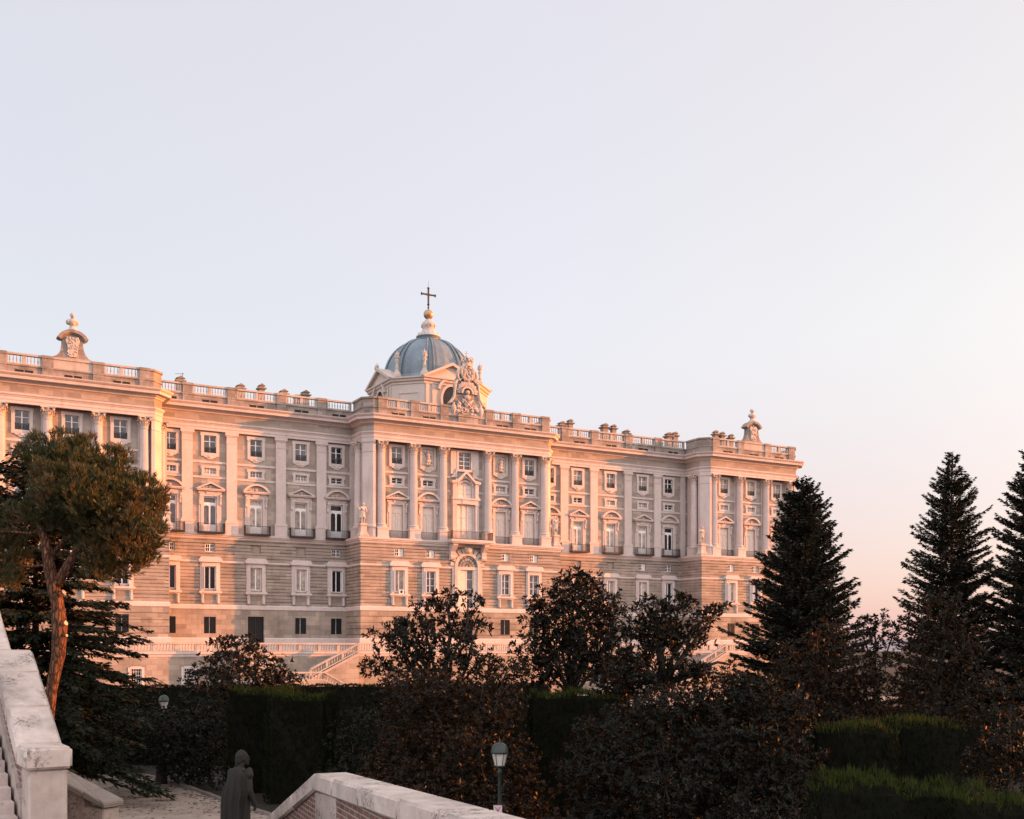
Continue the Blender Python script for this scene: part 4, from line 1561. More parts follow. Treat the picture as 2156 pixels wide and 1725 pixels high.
mb.lathe(0, 0, [(1.85, 54.62), (1.75, 54.85), (1.35, 55.1), (1.0, 55.5), (0.85, 55.8), (0.95, 56.0), (1.02, 56.4), (0.95, 56.75), (0.6, 57.05), (0.35, 57.3), (0.25, 57.5), (0.3, 57.6), (0.16, 57.7)], 24)
for k in range(8):
    a = 2 * math.pi * k / 8
    mb.ball((0.98 * math.cos(a), 0.98 * math.sin(a), 56.35), (0.2, 0.2, 0.28), nu=7, nv=5)
    mb.ball((1.55 * math.cos(a), 1.55 * math.sin(a), 54.95), (0.16, 0.16, 0.25), nu=7, nv=5)
lm = mb.mesh('lantern', [M['pale_carved'], M['lead']])
bpy.data.objects.remove(lan)
link('lantern', lm, dome, (0, 0, -0.42))
mb = MB(True)
mb.ball((0, 0, 58.25), (0.74, 0.74, 0.74), nu=20, nv=14)
mb.build('gilt_ball', M['gold'], dome, (0, 0, -0.62))
mb = MB(True)
mb.lathe(0, 0, [(0.10, 58.95), (0.07, 59.1), (0.18, 59.25), (0.08, 59.4), (0.16, 59.65), (0.22, 59.75), (0.09, 59.95), (0.07, 60.3), (0.06, 61.5)], 8, cap=False)
mb.box(-1.15, 1.15, -0.07, 0.07, 61.12, 61.33); mb.box(-0.12, 0.12, -0.07, 0.05, 60.0, 62.3)
for x in (-1.15, 1.15):
    mb.ball((x, 0, 61.22), (0.12, 0.1, 0.26), nu=6, nv=5); mb.ball((x * 0.88, 0, 61.22), (0.1, 0.08, 0.18), nu=6, nv=5)
mb.ball((0, 0, 62.2), (0.24, 0.1, 0.14), nu=6, nv=5)
for k in range(10):
    a = 2 * math.pi * k / 10
    mb.tube((0.1 * math.cos(a), 0, 61.22 + 0.1 * math.sin(a)), (0.45 * math.cos(a), 0, 61.22 + 0.45 * math.sin(a)), 0.06, 0.02, 5, 1)
mb.tube((0, 0, 62.3), (0, 0, 63.3), 0.025, 0.012, 5)
mb.build('dome_cross', [M['iron'], M['gold']], dome, (0, 0, -0.6))
mb = MB(True)
mb.lathe(0, 0, [(0.55, 46.4), (0.7, 46.5), (0.62, 47.0), (0.32, 47.5), (0.28, 47.8), (0.36, 47.9), (0.2, 48.2), (0.2, 48.7), (0.34, 48.9), (0.2, 49.1), (0.3, 49.3), (0.42, 49.45), (0.34, 49.6)], 10)
for k in range(7):
    a = 2 * math.pi * k / 7
    mb.tube((0.22 * math.cos(a), 0.22 * math.sin(a), 49.5), (0.3 * math.cos(a + 0.4), 0.3 * math.sin(a + 0.4), 50.1), 0.14, 0.02, 5)
mb.tube((0, 0, 49.5), (0.02, 0, 50.45), 0.2, 0.02, 6)
fin = mb.mesh('flaming_urn', M['pale_carved'])
for i in range(8):
    x, y = OCT[i]
    k = 0.88
    link('flaming_urn', fin, drum, (DS + x * k, -(DD + y * k), 0))

# =================================================================== TERRACE AND GARDEN STAIRS BELOW THE PALACE
terr = empty('terrace', (0, Y0, 0), PA)
tag(terr, 'stone terrace wall with a long balustrade along the foot of the palace', 'terrace')
TD = 8.5
cw = [-54.5, -66.0, -48.5, -43.2]
ko = [-38.9]
mb = MB(True)
hs = [(c + 75 - 0.6, c + 75 + 0.6, 3.2, 5.1) for c in cw] + [(-39.0 + 75 - 0.75, -39.0 + 75 + 0.75, 4.95, 6.3)]
mb.wall((-75, TD), (55, TD), -0.5, 6.55, hs, 0.4)
mb.quad((-75, TD, 7.0), (55, TD, 7.0), (55, -0.2, 7.0), (-75, -0.2, 7.0))
mb.quad((-75, TD, -0.5), (-75, TD, 7), (-75, -5, 7), (-75, -5, -0.5)); mb.quad((55, TD, -0.5), (55, TD, 7), (55, -30, 7), (55, -30, -0.5))
mb.build('retaining_wall', M['ashlar'], terr)
mb = MB(True)
mb.sweep([(-75.2, -5), (-75.2, TD), (55.2, TD), (55.2, -20)], [(-0.1, 6.45), (0.06, 6.5), (0.12, 6.75), (0.24, 6.85), (0.24, 7.04), (-0.5, 7.06)])
mb.build('terrace_cornice', M['pale'], terr)
for c in cw:
    mb = MB(True)
    mb.quad((-0.6, -0.3, 3.2), (0.6, -0.3, 3.2), (0.6, -0.3, 5.1), (-0.6, -0.3, 5.1), 0)
    for k in range(5):
        mb.box(-0.5 + 0.25 * k - 0.02, -0.5 + 0.25 * k + 0.02, -0.12, -0.08, 3.2, 5.1, 1)
    for k in range(4):
        mb.box(-0.6, 0.6, -0.11, -0.08, 3.5 + 0.42 * k, 3.54 + 0.42 * k, 1)
    mb.box(-0.9, -0.6, 0.002, 0.08, 3.0, 5.3, 2); mb.box(0.6, 0.9, 0.002, 0.08, 3.0, 5.3, 2); mb.box(-0.6, 0.6, 0.002, 0.08, 5.1, 5.4, 2)
    mb.build('cellar_window', [M['dark'], M['white'], M['pale']], terr, (c, -TD, 0))
mb = MB(True)
mb.quad((-0.75, -0.35, 4.95), (0.75, -0.35, 4.95), (0.75, -0.35, 6.3), (-0.75, -0.35, 6.3), 0)
for s in (-1, 1):
    mb.box(min(s * 0.75, s * 1.1), max(s * 0.75, s * 1.1), 0.002, 0.09, 5.35, 5.9, 1)
mb.prism([(-0.35, 6.3), (-0.6, 6.85), (0.6, 6.85), (0.35, 6.3)], 0.002, 0.12, mi=1)
mb.build('cellar_opening', [M['dark'], M['pale']], terr, (-39.0, -TD, 0))
x = -75.0
while x < 30 - 0.1:
    x2 = x + 5.0
    if x2 > -42.8 and x < -28.2:        # the landing where the flights start stays open behind the stair balustrade
        pass
    balustrade(x, x2, TD + 0.2, z0=7.06, h=1.12, parent=terr, mat='bluster')
    x = x2


def sloped_balustrade(mb, s0, z0, s1, z1, d, h=1.05):
    """balustrade along a flight from (s0, z0) to (s1, z1), z = rail top"""
    def band(lo, hi, w0, w1):
        mb.add([(s0, d + w0, z0 + lo), (s1, d + w0, z1 + lo), (s1, d + w1, z1 + lo), (s0, d + w1, z0 + lo), (s0, d + w0, z0 + hi), (s1, d + w0, z1 + hi), (s1, d + w1, z1 + hi), (s0, d + w1, z0 + hi)], [(0, 1, 2, 3), (4, 5, 6, 7), (0, 1, 5, 4), (1, 2, 6, 5), (2, 3, 7, 6), (3, 0, 4, 7)])
    band(-0.2, 0.0, -0.25, 0.25)
    band(-h, -h + 0.14, -0.22, 0.22)
    L = abs(s1 - s0)
    n = max(2, int(L / 0.34))
    for k in range(n + 1):
        t = k / n
        s = s0 + (s1 - s0) * t
        z = z0 + (z1 - z0) * t
        if k % 6 == 0 or k == n:
            mb.box(s - 0.16, s + 0.16, d - 0.16, d + 0.16, z - h + 0.1, z - 0.12)
        else:
            mb.lathe(s, d, [(r, z - h + 0.10 + q / 0.82 * (h - 0.26)) for r, q in BPROF], 7, cap=False)


def garden_stair(c, label):
    """two upper flights meeting on a landing, two lower flights turning down to the garden"""
    root = empty('garden_stair', tuple(pal(c, 0, 0)), PA)
    tag(root, label, 'staircase', 'double stairs in front of the palace terrace')
    d0, d1, d2 = TD + 0.02, 11.0, 14.2
    zl = 3.7
    mb = MB(True)
    for sg in (-1, 1):
        n = 20
        for k in range(n):
            z = zl + (7.0 - zl) * (k + 1) / n
            a = sg * (1.6 + 6.2 * k / n); b_ = sg * (1.6 + 6.2 * (k + 1) / n)
            mb.box(min(a, b_), max(a, b_), d0, d1, 0, z)
        n = 22
        for k in range(n):
            z = zl * (1 - (k + 1) / n)
            a = sg * (2.2 + 6.4 * k / n); b_ = sg * (2.2 + 6.4 * (k + 1) / n)
            mb.box(min(a, b_), max(a, b_), d1 + 0.02, d2, -0.3, max(z, 0.05))
    mb.box(-1.6, 1.6, d0, d1, 0, zl); mb.box(-2.2, 2.2, d1 + 0.004, d2, 0, zl - 0.004)
    mb.build('steps', M['ashlar'], root)
    mb = MB(True)
    for sg in (-1, 1):
        sloped_balustrade(mb, sg * 1.6, zl + 1.35, sg * 7.8, 8.15, d1 - 0.25)
        sloped_balustrade(mb, sg * 2.2, zl + 1.0, sg * 8.6, 1.15, d2 - 0.25)
        # sloping coping under the upper flight
        for lo, hi, w0, w1 in ((-1.5, -1.2, -0.2, 0.06),):
            mb.add([(sg * 1.6, d1 + w0, zl + 1.35 + lo), (sg * 7.8, d1 + w0, 8.15 + lo), (sg * 7.8, d1 + w1, 8.15 + lo), (sg * 1.6, d1 + w1, zl + 1.35 + lo), (sg * 1.6, d1 + w0, zl + 1.35 + hi), (sg * 7.8, d1 + w0, 8.15 + hi), (sg * 7.8, d1 + w1, 8.15 + hi), (sg * 1.6, d1 + w1, zl + 1.35 + hi)], [(0, 1, 2, 3), (4, 5, 6, 7), (0, 1, 5, 4), (1, 2, 6, 5), (2, 3, 7, 6), (3, 0, 4, 7)])
    sloped_balustrade(mb, -2.2, zl + 1.0, 2.2, zl + 1.0, d2 - 0.25)
    mb.build('stair_balustrade', M['bluster'], root)
    return root


garden_stair(-36.0, 'double stone garden stair with balustrades by the left part of the palace terrace')
garden_stair(23.4, 'double stone garden stair at the far right end of the palace, partly behind trees')
balustrade(31.5, 36.5, TD + 0.2, z0=7.06, h=1.12, parent=terr, mat='bluster')
balustrade(36.5, 41.5, TD + 0.2, z0=7.06, h=1.12, parent=terr, mat='bluster')


# =================================================================== FIGURES
def remesh(name, mb, mat, voxel, smooth_it=3):
    """one continuous surface from overlapping shapes"""
    me = mb.mesh(name, mat)
    fix_normals(me)
    tmp = bpy.data.objects.new('tmp', me)
    COL.objects.link(tmp)
    r = tmp.modifiers.new('r', 'REMESH'); r.mode = 'VOXEL'; r.voxel_size = voxel
    s = tmp.modifiers.new('s', 'SMOOTH'); s.iterations = smooth_it; s.factor = 0.5
    dg = bpy.context.evaluated_depsgraph_get()
    dg.update()
    out = bpy.data.meshes.new_from_object(tmp.evaluated_get(dg))
    bpy.data.objects.remove(tmp)
    out.name = name
    for p in out.polygons:
        p.use_smooth = True
    if not out.materials:
        out.materials.append(mat)
    return out


def limb(mb, pts, rads):
    for (a, b_), (ra, rb) in zip(zip(pts, pts[1:]), zip(rads, rads[1:])):
        mb.tube(a, b_, ra, rb, 10)
        mb.ball(a, ra, nu=10, nv=7); mb.ball(b_, rb, nu=10, nv=7)


def stone_figure(hgt, pose, seed):
    """standing draped figure in facade-local axes, x = along facade, y = towards the viewer is -y; feet at z = 0"""
    k = hgt / 1.8
    r = random.Random(seed)
    mb = MB()
    V = lambda x, y, z: (x * k, y * k, z * k)
    B = lambda x, y, z, a, b_, c: mb.ball((x * k, y * k, z * k), (a * k, b_ * k, c * k), nu=12, nv=9)
    lean = pose.get('lean', 0.05)
    B(lean * 1.2, 0, 1.68, .095, .11, .13); B(lean * 1.2, -.1, 1.66, .02, .03, .03); B(lean * 1.2, .03, 1.72, .11, .12, .11)
    limb(mb, [V(lean * 1.1, 0, 1.58), V(lean, 0, 1.48)], [.055 * k, .06 * k])
    B(lean, 0, 1.36, .20, .125, .16); B(lean * .7, 0, 1.18, .165, .12, .16); B(0, 0, 1.0, .185, .14, .15)
    if pose.get('hat'):
        B(lean * 1.2, 0, 1.83, .13, .13, .05); B(lean * 1.2, 0, 1.8, .1, .11, .08)
    f1, f2 = pose.get('feet', (-.1, .12))
    limb(mb, [V(-.09, 0, .95), V(-.1, -.04, .5), V(f1, 0, .08)], [.10 * k, .075 * k, .05 * k])
    limb(mb, [V(.09, 0, .95), V(.11, -.08, .52), V(f2, .02, .08)], [.10 * k, .075 * k, .05 * k])
    B(f1, -.07, .04, .05, .12, .045); B(f2, -.05, .04, .05, .12, .045)
    for sd, arm in ((-1, pose['l']), (1, pose['r'])):
        sh = (sd * .21 + lean, 0, 1.42)
        limb(mb, [V(*sh), V(*arm[0]), V(*arm[1])], [.07 * k, .055 * k, .04 * k])
        hx, hy, hz = arm[1]
        B(hx, hy, hz, .05, .04, .06)
    # skirt and mantle folds
    hem = pose.get('hem', .45)
    for q in range(11):
        a = 2 * math.pi * q / 11
        x0, y0_ = .15 * math.cos(a), .11 * math.sin(a)
        x1, y1 = .22 * math.cos(a + r.uniform(-.2, .2)), .17 * math.sin(a)
        limb(mb, [V(x0, y0_, 1.05), V(x1, y1, hem + r.uniform(-.05, .1))], [.05 * k, .055 * k])
    for q in range(6):
        x = -.15 + .06 * q
        limb(mb, [V(x + lean, .1, 1.42), V(x * 1.5, .17, .9), V(x * 1.6 + .03, .16, .25 + .05 * q)], [.05 * k, .06 * k, .05 * k])
    limb(mb, [V(-.18, -.1, 1.38), V(.05, -.15, 1.15), V(.2, -.08, .98)], [.045 * k, .05 * k, .05 * k])
    return mb


POSES = [dict(l=((-.36, -.1, 1.2), (-.50, -.2, 1.42)), r=((.36, -.04, 1.18), (.26, -.2, 1.02)), lean=.05),
         dict(l=((-.34, -.05, 1.18), (-.28, -.18, 1.0)), r=((.36, -.08, 1.2), (.32, -.22, 1.30)), lean=-.03),
         dict(l=((-.42, -.12, 1.28), (-.55, -.16, 1.56)), r=((.36, .02, 1.2), (.30, .04, .95)), lean=.04, hat=True, hem=.6),
         dict(l=((-.3, -.1, 1.2), (-.2, -.2, 1.05)), r=((.34, -.05, 1.2), (.28, -.16, 1.02)), lean=.02)]
ST = [(-25.25, 4.9, 0, 'pale stone statue with one arm raised, left corner of the projecting middle block'),
      (4.45, 4.9, 1, 'pale stone statue at the right corner of the projecting middle block'),
      (31.4, 4.9, 2, 'pale stone statue with hat and raised arm at the right end block corner'),
      (-50.4, 4.9, 3, 'pale stone statue at the corner of the left end block beside the pine crown')]
for s, d, pi_, lab in ST:
    root = empty('stone_statue', tuple(pal(s, d, 22.17)), PA)
    tag(root, lab, 'statue', 'stone statues on the palace corners')
    me = remesh('figure', stone_figure(2.7, POSES[pi_], pi_), M['pale_carved'], 0.045, 2)
    link('figure', me, root, (0, 0, 1.72))
    mb = MB()
    prof = [(.80, 0), (.80, .22), (.72, .28), (.62, .40), (.54, .65), (.52, 1.0), (.54, 1.35), (.66, 1.45), (.68, 1.56), (.55, 1.6), (.55, 1.73)]
    mb.lathe(0, 0, [(r * 1.15, z) for r, z in prof], 4, smooth=False, phase=math.pi / 4)
    mb.build('statue_pedestal', M['pale_carved'], root)
    if pi_ in (0,):
        mb = MB()
        mb.tube((-.78, -.3, 3.75), (-.95, -.32, 4.4), 0.04, 0.03, 6)
        mb.build('attribute', M['pale_carved'], root)

# television mast on the roof
ant = empty('roof_aerial', tuple(pal(-46.0, -6, 38.5)), PA)
tag(ant, 'thin television aerial on the palace roof beyond the left balustrade', 'aerial')
mb = MB()
mb.tube((0, 0, 0), (0, 0, 5.0), 0.04, 0.03, 6)
mb.build('mast', M['iron'], ant)
mb = MB()
mb.tube((-0.9, 0, 4.75), (0.15, 0, 4.85), 0.018, 0.018, 4)
for k in range(6):
    mb.tube((-0.9 + 0.2 * k, -0.3, 4.76 + 0.02 * k), (-0.9 + 0.2 * k, 0.3, 4.76 + 0.02 * k), 0.012, 0.012, 4)
mb.tube((-0.5, 0, 3.9), (0.1, 0, 3.9), 0.018, 0.018, 4)
for k in range(4):
    mb.tube((-0.5 + 0.2 * k, 0, 3.65), (-0.5 + 0.2 * k, 0, 4.15), 0.012, 0.012, 4)
mb.build('aerial_rods', M['iron'], ant)
ac = empty('air_conditioner', tuple(pal(-20.1, DP + 0.2, 14.77)), PA)
tag(ac, 'small white air conditioner box standing on a palace window sill', 'air conditioner')
mb = MB()
mb.box(-0.33, 0.33, -0.18, 0.12, 0, 0.52)
mb.build('casing', M['white'], ac)
mb = MB()
mb.lathe(0, 0, [(0.20, 0.0), (0.20, 0.02), (0.05, 0.02)], 16)
mb.v = [(x, -0.185 - z, 0.26 + y) for x, y, z in mb.v]
mb.build('fan_grille', M['iron'], ac)

# =================================================================== GROUND
M['earth'] = stone('garden_earth', (0.026, 0.022, 0.016), (0.018, 0.016, 0.010), stain_amt=0.2, bump=0.1, grain=2.0, world_space=True)
M['gravel'] = stone('pinkish_gravel', (0.36, 0.285, 0.235), (0.30, 0.235, 0.19), stain=(0.12, 0.092, 0.072), stain_amt=0.85, bump=0.4, grain=9.0, rough=0.95, specks=0.5, world_space=True)
M['kerb'] = stone('kerb_stone', (0.22, 0.18, 0.16), (0.16, 0.135, 0.12), world_space=True)
mb = MB()
g = 6000
mb.add([(-g, -g, 0), (g, -g, 0), (g, g, 0), (-g, g, 0)], [(0, 1, 2, 3)])
structure(mb.build('ground', M['earth']))
# gravel path between the stairs and the hedges, curving away to the left
pth_r = [at(640, 1990, 1).xy * 1] if False else []
right = [(6.5, 22.0), (2.0, 30.0), (-5.0, 40.0), (-11.2, 49.0), (-14.0, 52.9), (-17.9, 59.0), (-20.3, 62.3), (-24.0, 66.0)]
left = [(-12.0, 22.0), (-16.0, 30.0), (-19.0, 40.0), (-22.0, 49.0), (-24.0, 55.0), (-26.0, 60.0), (-27.5, 63.0), (-28.5, 66.0)]
mb = MB()
vs = [(x, y, 0.006) for x, y in right] + [(x, y, 0.006) for x, y in left]
n = len(right)
mb.add(vs, [(i, i + 1, n + i + 1, n + i) for i in range(n - 1)])
structure(mb.build('path', M['gravel']))
lr = np.random.default_rng(77)
lv = []
for q in range(2600):
    i = int(lr.integers(0, len(right) - 1)); t = lr.random(); u = lr.beta(0.55, 0.55)
    r0_ = Vector(right[i]).lerp(Vector(right[i + 1]), t); l0_ = Vector(left[i]).lerp(Vector(left[i + 1]), t)
    p_ = r0_.lerp(l0_, u)
    lv.append((p_.x, p_.y, 0.012))
lv = np.array(lv)
ld = unit(np.stack([lr.normal(size=len(lv)), lr.normal(size=len(lv)), np.abs(lr.normal(0, 0.08, len(lv)))], 1))
M['litter'] = foliage('fallen_leaves', (0.10, 0.060, 0.030), (0.05, 0.034, 0.02), rough=0.7, spec=0.1)
structure(link('fallen_leaves', quads_mesh('fallen_leaves', leaf_quads(lv, ld, lr.uniform(0.10, 0.22, len(lv)), 0.09, up=np.tile([0, 0, 1.0], (len(lv), 1)) + lr.normal(0, 0.2, (len(lv), 3))), M['litter'])), 'stuff')
mb = MB()
for (x0, y0_), (x1, y1) in zip(right, right[1:]):
    L = math.hypot(x1 - x0, y1 - y0_)
    k = int(L / 1.0)
    for i in range(k):
        a = (x0 + (x1 - x0) * i / k, y0_ + (y1 - y0_) * i / k)
        mb.obox(a, (x1 - x0) / L, (y1 - y0_) / L, L / k - 0.02, -0.18, -0.1, 0.13 + 0.012 * (i % 3))
structure(mb.build('kerb', M['kerb']))
# gravel court right in front of the palace
mb = MB()
c4 = [pal(-76, 30, 0.005), pal(56, 30, 0.005), pal(56, 8, 0.005), pal(-76, 8, 0.005)]
mb.add(c4, [(0, 1, 2, 3)])
structure(mb.build('forecourt', M['gravel']))
# far hills
M['hill'] = plain('far_hill', (0.20, 0.20, 0.23), 0.95, var=0.15, scale=0.002)
mb = MB()
r = random.Random(4)
xs = np.linspace(-3500, 4500, 80)
top = [(x, 25 + 14 * math.sin(x / 700) + 9 * math.sin(x / 230 + 1) + r.uniform(-4, 4)) for x in xs]
vs = [(x, 3600, -10) for x, z in top] + [(x, 4100, z) for x, z in top] + [(x, 5200, -10) for x, z in top]
n = len(xs)
mb.add(vs, [(i, i + 1, n + i + 1, n + i) for i in range(n - 1)] + [(n + i, n + i + 1, 2 * n + i + 1, 2 * n + i) for i in range(n - 1)], smooth=True)
structure(mb.build('hills', M['hill']))

# =================================================================== FOREGROUND STAIR WALLS
M['coping'] = stone('worn_coping', (0.60, 0.505, 0.46), (0.50, 0.42, 0.38), stain=(0.10, 0.085, 0.075), stain_amt=0.9, bump=0.5, grain=5.0, specks=0.8)
M['pier'] = stone('pier_stone', (0.50, 0.415, 0.37), (0.40, 0.33, 0.29), stain=(0.12, 0.095, 0.08), stain_amt=0.95, bump=0.6, grain=5.0, specks=0.9)


def brick_mat(ax, ay):
    m, nt, b = mk('garden_brick')
    t = N(nt, 'ShaderNodeTexCoord')
    sep = N(nt, 'ShaderNodeSeparateXYZ')
    nt.links.new(t.outputs['Object'], sep.inputs[0])
    m1 = N(nt, 'ShaderNodeMath', operation='MULTIPLY'); m1.inputs[1].default_value = ax
    m2 = N(nt, 'ShaderNodeMath', operation='MULTIPLY_ADD'); m2.inputs[1].default_value = ay
    nt.links.new(sep.outputs[0], m1.inputs[0]); nt.links.new(sep.outputs[1], m2.inputs[0]); nt.links.new(m1.outputs[0], m2.inputs[2])
    cmb = N(nt, 'ShaderNodeCombineXYZ')
    nt.links.new(m2.outputs[0], cmb.inputs[0]); nt.links.new(sep.outputs[2], cmb.inputs[1])
    br = N(nt, 'ShaderNodeTexBrick')
    br.inputs['Scale'].default_value = 1.0
    br.inputs['Brick Width'].default_value = 0.27
    br.inputs['Row Height'].default_value = 0.075
    br.inputs['Mortar Size'].default_value = 0.011
    br.inputs['Mortar Smooth'].default_value = 0.25
    br.inputs['Color1'].default_value = (0.125, 0.060, 0.045, 1)
    br.inputs['Color2'].default_value = (0.21, 0.10, 0.075, 1)
    br.inputs['Mortar'].default_value = (0.34, 0.27, 0.235, 1)
    nt.links.new(cmb.outputs[0], br.inputs['Vector'])
    nz = noise_n(nt, t.outputs['Object'], 4, 5)
    c = mixc(nt, 0.6, br.outputs['Color'], ramp2(nt, nz, 0.3, 0.75, (0.55, 0.55, 0.55), (1.3, 1.3, 1.3)), 'MULTIPLY')
    nt.links.new(c, b.inputs['Base Color'])
    b.inputs['Roughness'].default_value = 0.9
    bp = N(nt, 'ShaderNodeBump'); bp.inputs['Strength'].default_value = 0.7; bp.inputs['Distance'].default_value = 0.02
    bp.invert = True
    nt.links.new(br.outputs['Fac'], bp.inputs['Height'])
    nt.links.new(bp.outputs[0], b.inputs['Normal'])
    return m


def bevelled(name, mb, mats, parent, w=0.045, seg=3):
    me = mb.mesh(name, mats)
    bm = bmesh.new(); bm.from_mesh(me)
    bmesh.ops.remove_doubles(bm, verts=bm.verts, dist=0.0005)
    bmesh.ops.recalc_face_normals(bm, faces=bm.faces)
    bres = bmesh.ops.bevel(bm, geom=[e for e in bm.edges if len(e.link_faces) == 2 and e.calc_face_angle(0) > 0.5], offset=w, segments=seg, affect='EDGES')
    for f in bm.faces:
        f.smooth = False
    for f in bres['faces']:
        f.smooth = True
    bm.to_mesh(me); bm.free()
    return link(name, me, parent)


def run_wall(p0, dirv, stops, z_of, w, thick):
    """coping blocks along a wall; stops = distances, z_of(t) = top height; returns list of MB boxes"""
    out = []
    for a, b_ in zip(stops, stops[1:]):
        m = MB()
        q = (p0[0] + dirv[0] * (a + 0.004), p0[1] + dirv[1] * (a + 0.004))
        m.obox(q, dirv[0], dirv[1], b_ - a - 0.008, w, z_of(a) - thick, z_of(a), z0b=z_of(b_) - thick, z1b=z_of(b_))
        out.append(m)
    return out


# left wall: pier, rising flight, level piece, rising again.  right edge starts at R0
dl = Vector((-0.522, 0.853)); dl.normalize()
R0 = Vector((-5.97, 14.5))
E0 = R0 - dl * 0.78
WL = 0.56


def zl(t):              # t from the near end of the pier cap
    if t <= 0.78:
        return 6.16
    if t <= 3.45:
        return 6.16 + (t - 0.78) * (7.39 - 6.16) / 2.67
    if t <= 5.9:
        return 7.39
    return 7.39 + (t - 5.9) * 0.45


lw = empty('stair_parapet', (0, 0, 0))
tag(lw, 'tall stone and brick stair parapet with thick coping, rising along the left edge', 'stair wall', 'walls of the near garden stairs')
stops = [0.0, 0.78, 1.75, 2.75, 3.45, 4.7, 5.9, 7.1, 8.4, 9.8]
m_all = MB()
for m in run_wall(E0, dl, stops, zl, WL, 0.27):
    m_all.add(m.v, m.f)
bevelled('coping', m_all, M['coping'], lw, 0.03)
nl = Vector((-dl.y, dl.x))
mb = MB()
p = E0 + dl * 0.07 + nl * 0.05
mb.obox(p, dl.x, dl.y, 0.62, WL - 0.10, 3.0, 5.888)
bevelled('pier', mb, M['pier'], lw, 0.025)
mb = MB()
for a, b_ in ((0.69, 0.78), (0.78, 3.45), (3.45, 5.9), (5.9, 9.8)):
    p = E0 + dl * a + nl * 0.09
    mb.obox(p, dl.x, dl.y, b_ - a, WL - 0.18, 3.0, zl(a) - 0.272, z0b=3.0, z1b=zl(b_) - 0.272)
mb.build('brick_infill', brick_mat(dl.x, dl.y), lw)
mb = MB()
for a, b_ in ((0.69, 0.78), (0.78, 3.45), (3.45, 5.9), (5.9, 9.8)):
    p = E0 + dl * a + nl * 0.04
    mb.obox(p, dl.x, dl.y, b_ - a, WL - 0.08, 3.0, zl(a) - 0.72, z0b=3.0, z1b=zl(b_) - 0.72)
mb.build('stone_base', M['pier'], lw)
# steps climbing on the left of that wall
mb = MB()
tt = -4.0
for k in range(34):
    t0 = -2.0 + 0.33 * k
    z = zl(max(t0 + 0.3, 0.78)) - 1.0 if t0 > 0.4 else 5.06
    q = E0 + dl * t0 + nl * (WL + 0.001)
    mb.obox(q, dl.x, dl.y, 0.33, 3.2, 2.5, z)
structure(mb.build('stair_steps', M['coping']))
mb = MB()
mb.add([(-9, -6, 5.0), (3.3, -6, 5.0), (3.3, -0.5, 5.0), (-0.4, 9.4, 5.0), (-2.2, 11.8, 5.0), (-5.4, 12.2, 5.0), (-9, 12.2, 5.0)], [tuple(range(7))])
structure(mb.build('stair_landing', M['coping']))

# low wall beyond the pier, going down to the garden
a2, b2 = at(149, 1624, 21.3), at(262, 1683, 20.6)
dd = Vector((b2.x - a2.x, b2.y - a2.y)); LL = dd.length; dd /= LL
low = empty('low_stair_wall', (0, 0, 0))
tag(low, 'low weathered stair wall with flat slab coping beside the gravel path', 'stair wall', 'walls of the near garden stairs')
ex = 2.4
sl = (b2.z - a2.z) / LL
mb = MB()
A = Vector((a2.x, a2.y)) - dd * ex
for i, (t0, t1) in enumerate(((0, 1.2), (1.2, 2.4), (2.4, 2.4 + LL * 0.62))):
    q = A + dd * (t0 + 0.004)
    z0_, z1_ = a2.z + sl * (t0 - ex), a2.z + sl * (t1 - ex)
    mb.obox(q, dd.x, dd.y, t1 - t0 - 0.008, -0.50, z0_ - 0.13, z0_, z0b=z1_ - 0.13, z1b=z1_)
t0 = 2.4 + LL * 0.62
zz = a2.z + sl * (t0 - ex)
q = A + dd * t0
mb.obox(q, dd.x, dd.y, LL * 0.38, -0.50, zz - 0.13, zz, z0b=b2.z - 0.12, z1b=b2.z)
bevelled('coping', mb, M['parapet'], low, 0.02, 2)
mb = MB()
q = A + dd * (2.4 + LL - 0.62) + Vector((dd.y, -dd.x)) * 0.06
mb.obox(q, dd.x, dd.y, 0.55, -0.38, 0.0, b2.z - 0.122, z0b=0.0, z1b=b2.z - 0.135)
bevelled('pier', mb, M['pier'], low, 0.02, 2)
mb = MB()
q = A + Vector((dd.y, -dd.x)) * 0.1
mb.obox(q, dd.x, dd.y, 2.4 + LL - 0.63, -0.3, 0.0, a2.z - sl * ex - 0.135, z0b=0.0, z1b=a2.z + sl * (LL - 0.63) - 0.135)
mb.build('wall_core', M['pier'], low)
mb = MB()
for k in range(14):
    z = 4.55 - 0.165 * k
    q = Vector((-9.9, 15.4)) + Vector((0.62, 0.3)) * (0.36 * k)
    mb.obox(q, 0.45, -0.89, 0.0001 + 0.36, 3.4, 0.0, z) if False else None
nd = Vector((-dd.y, dd.x))
for k in range(16):
    z = 4.2 - 0.16 * k
    q = A + dd * (0.34 * k - 0.6) + Vector((dd.y, -dd.x)) * 0.42
    mb.obox(q, dd.x, dd.y, 0.34, -2.8, 0.0, max(z, 0.1))
structure(mb.build('lower_steps', M['pier']))

# middle wall: level coping towards the camera, then falling away
dc = Vector((-0.38, 0.925)); dc.normalize()
A0 = Vector((-2.826, 15.5))
wc = 0.50
nr = Vector((dc.y, -dc.x))       # to the right


def zc_(t):
    if t <= 0:
        return 5.636 - 0.042 * t
    return 5.636 - 0.30 * t


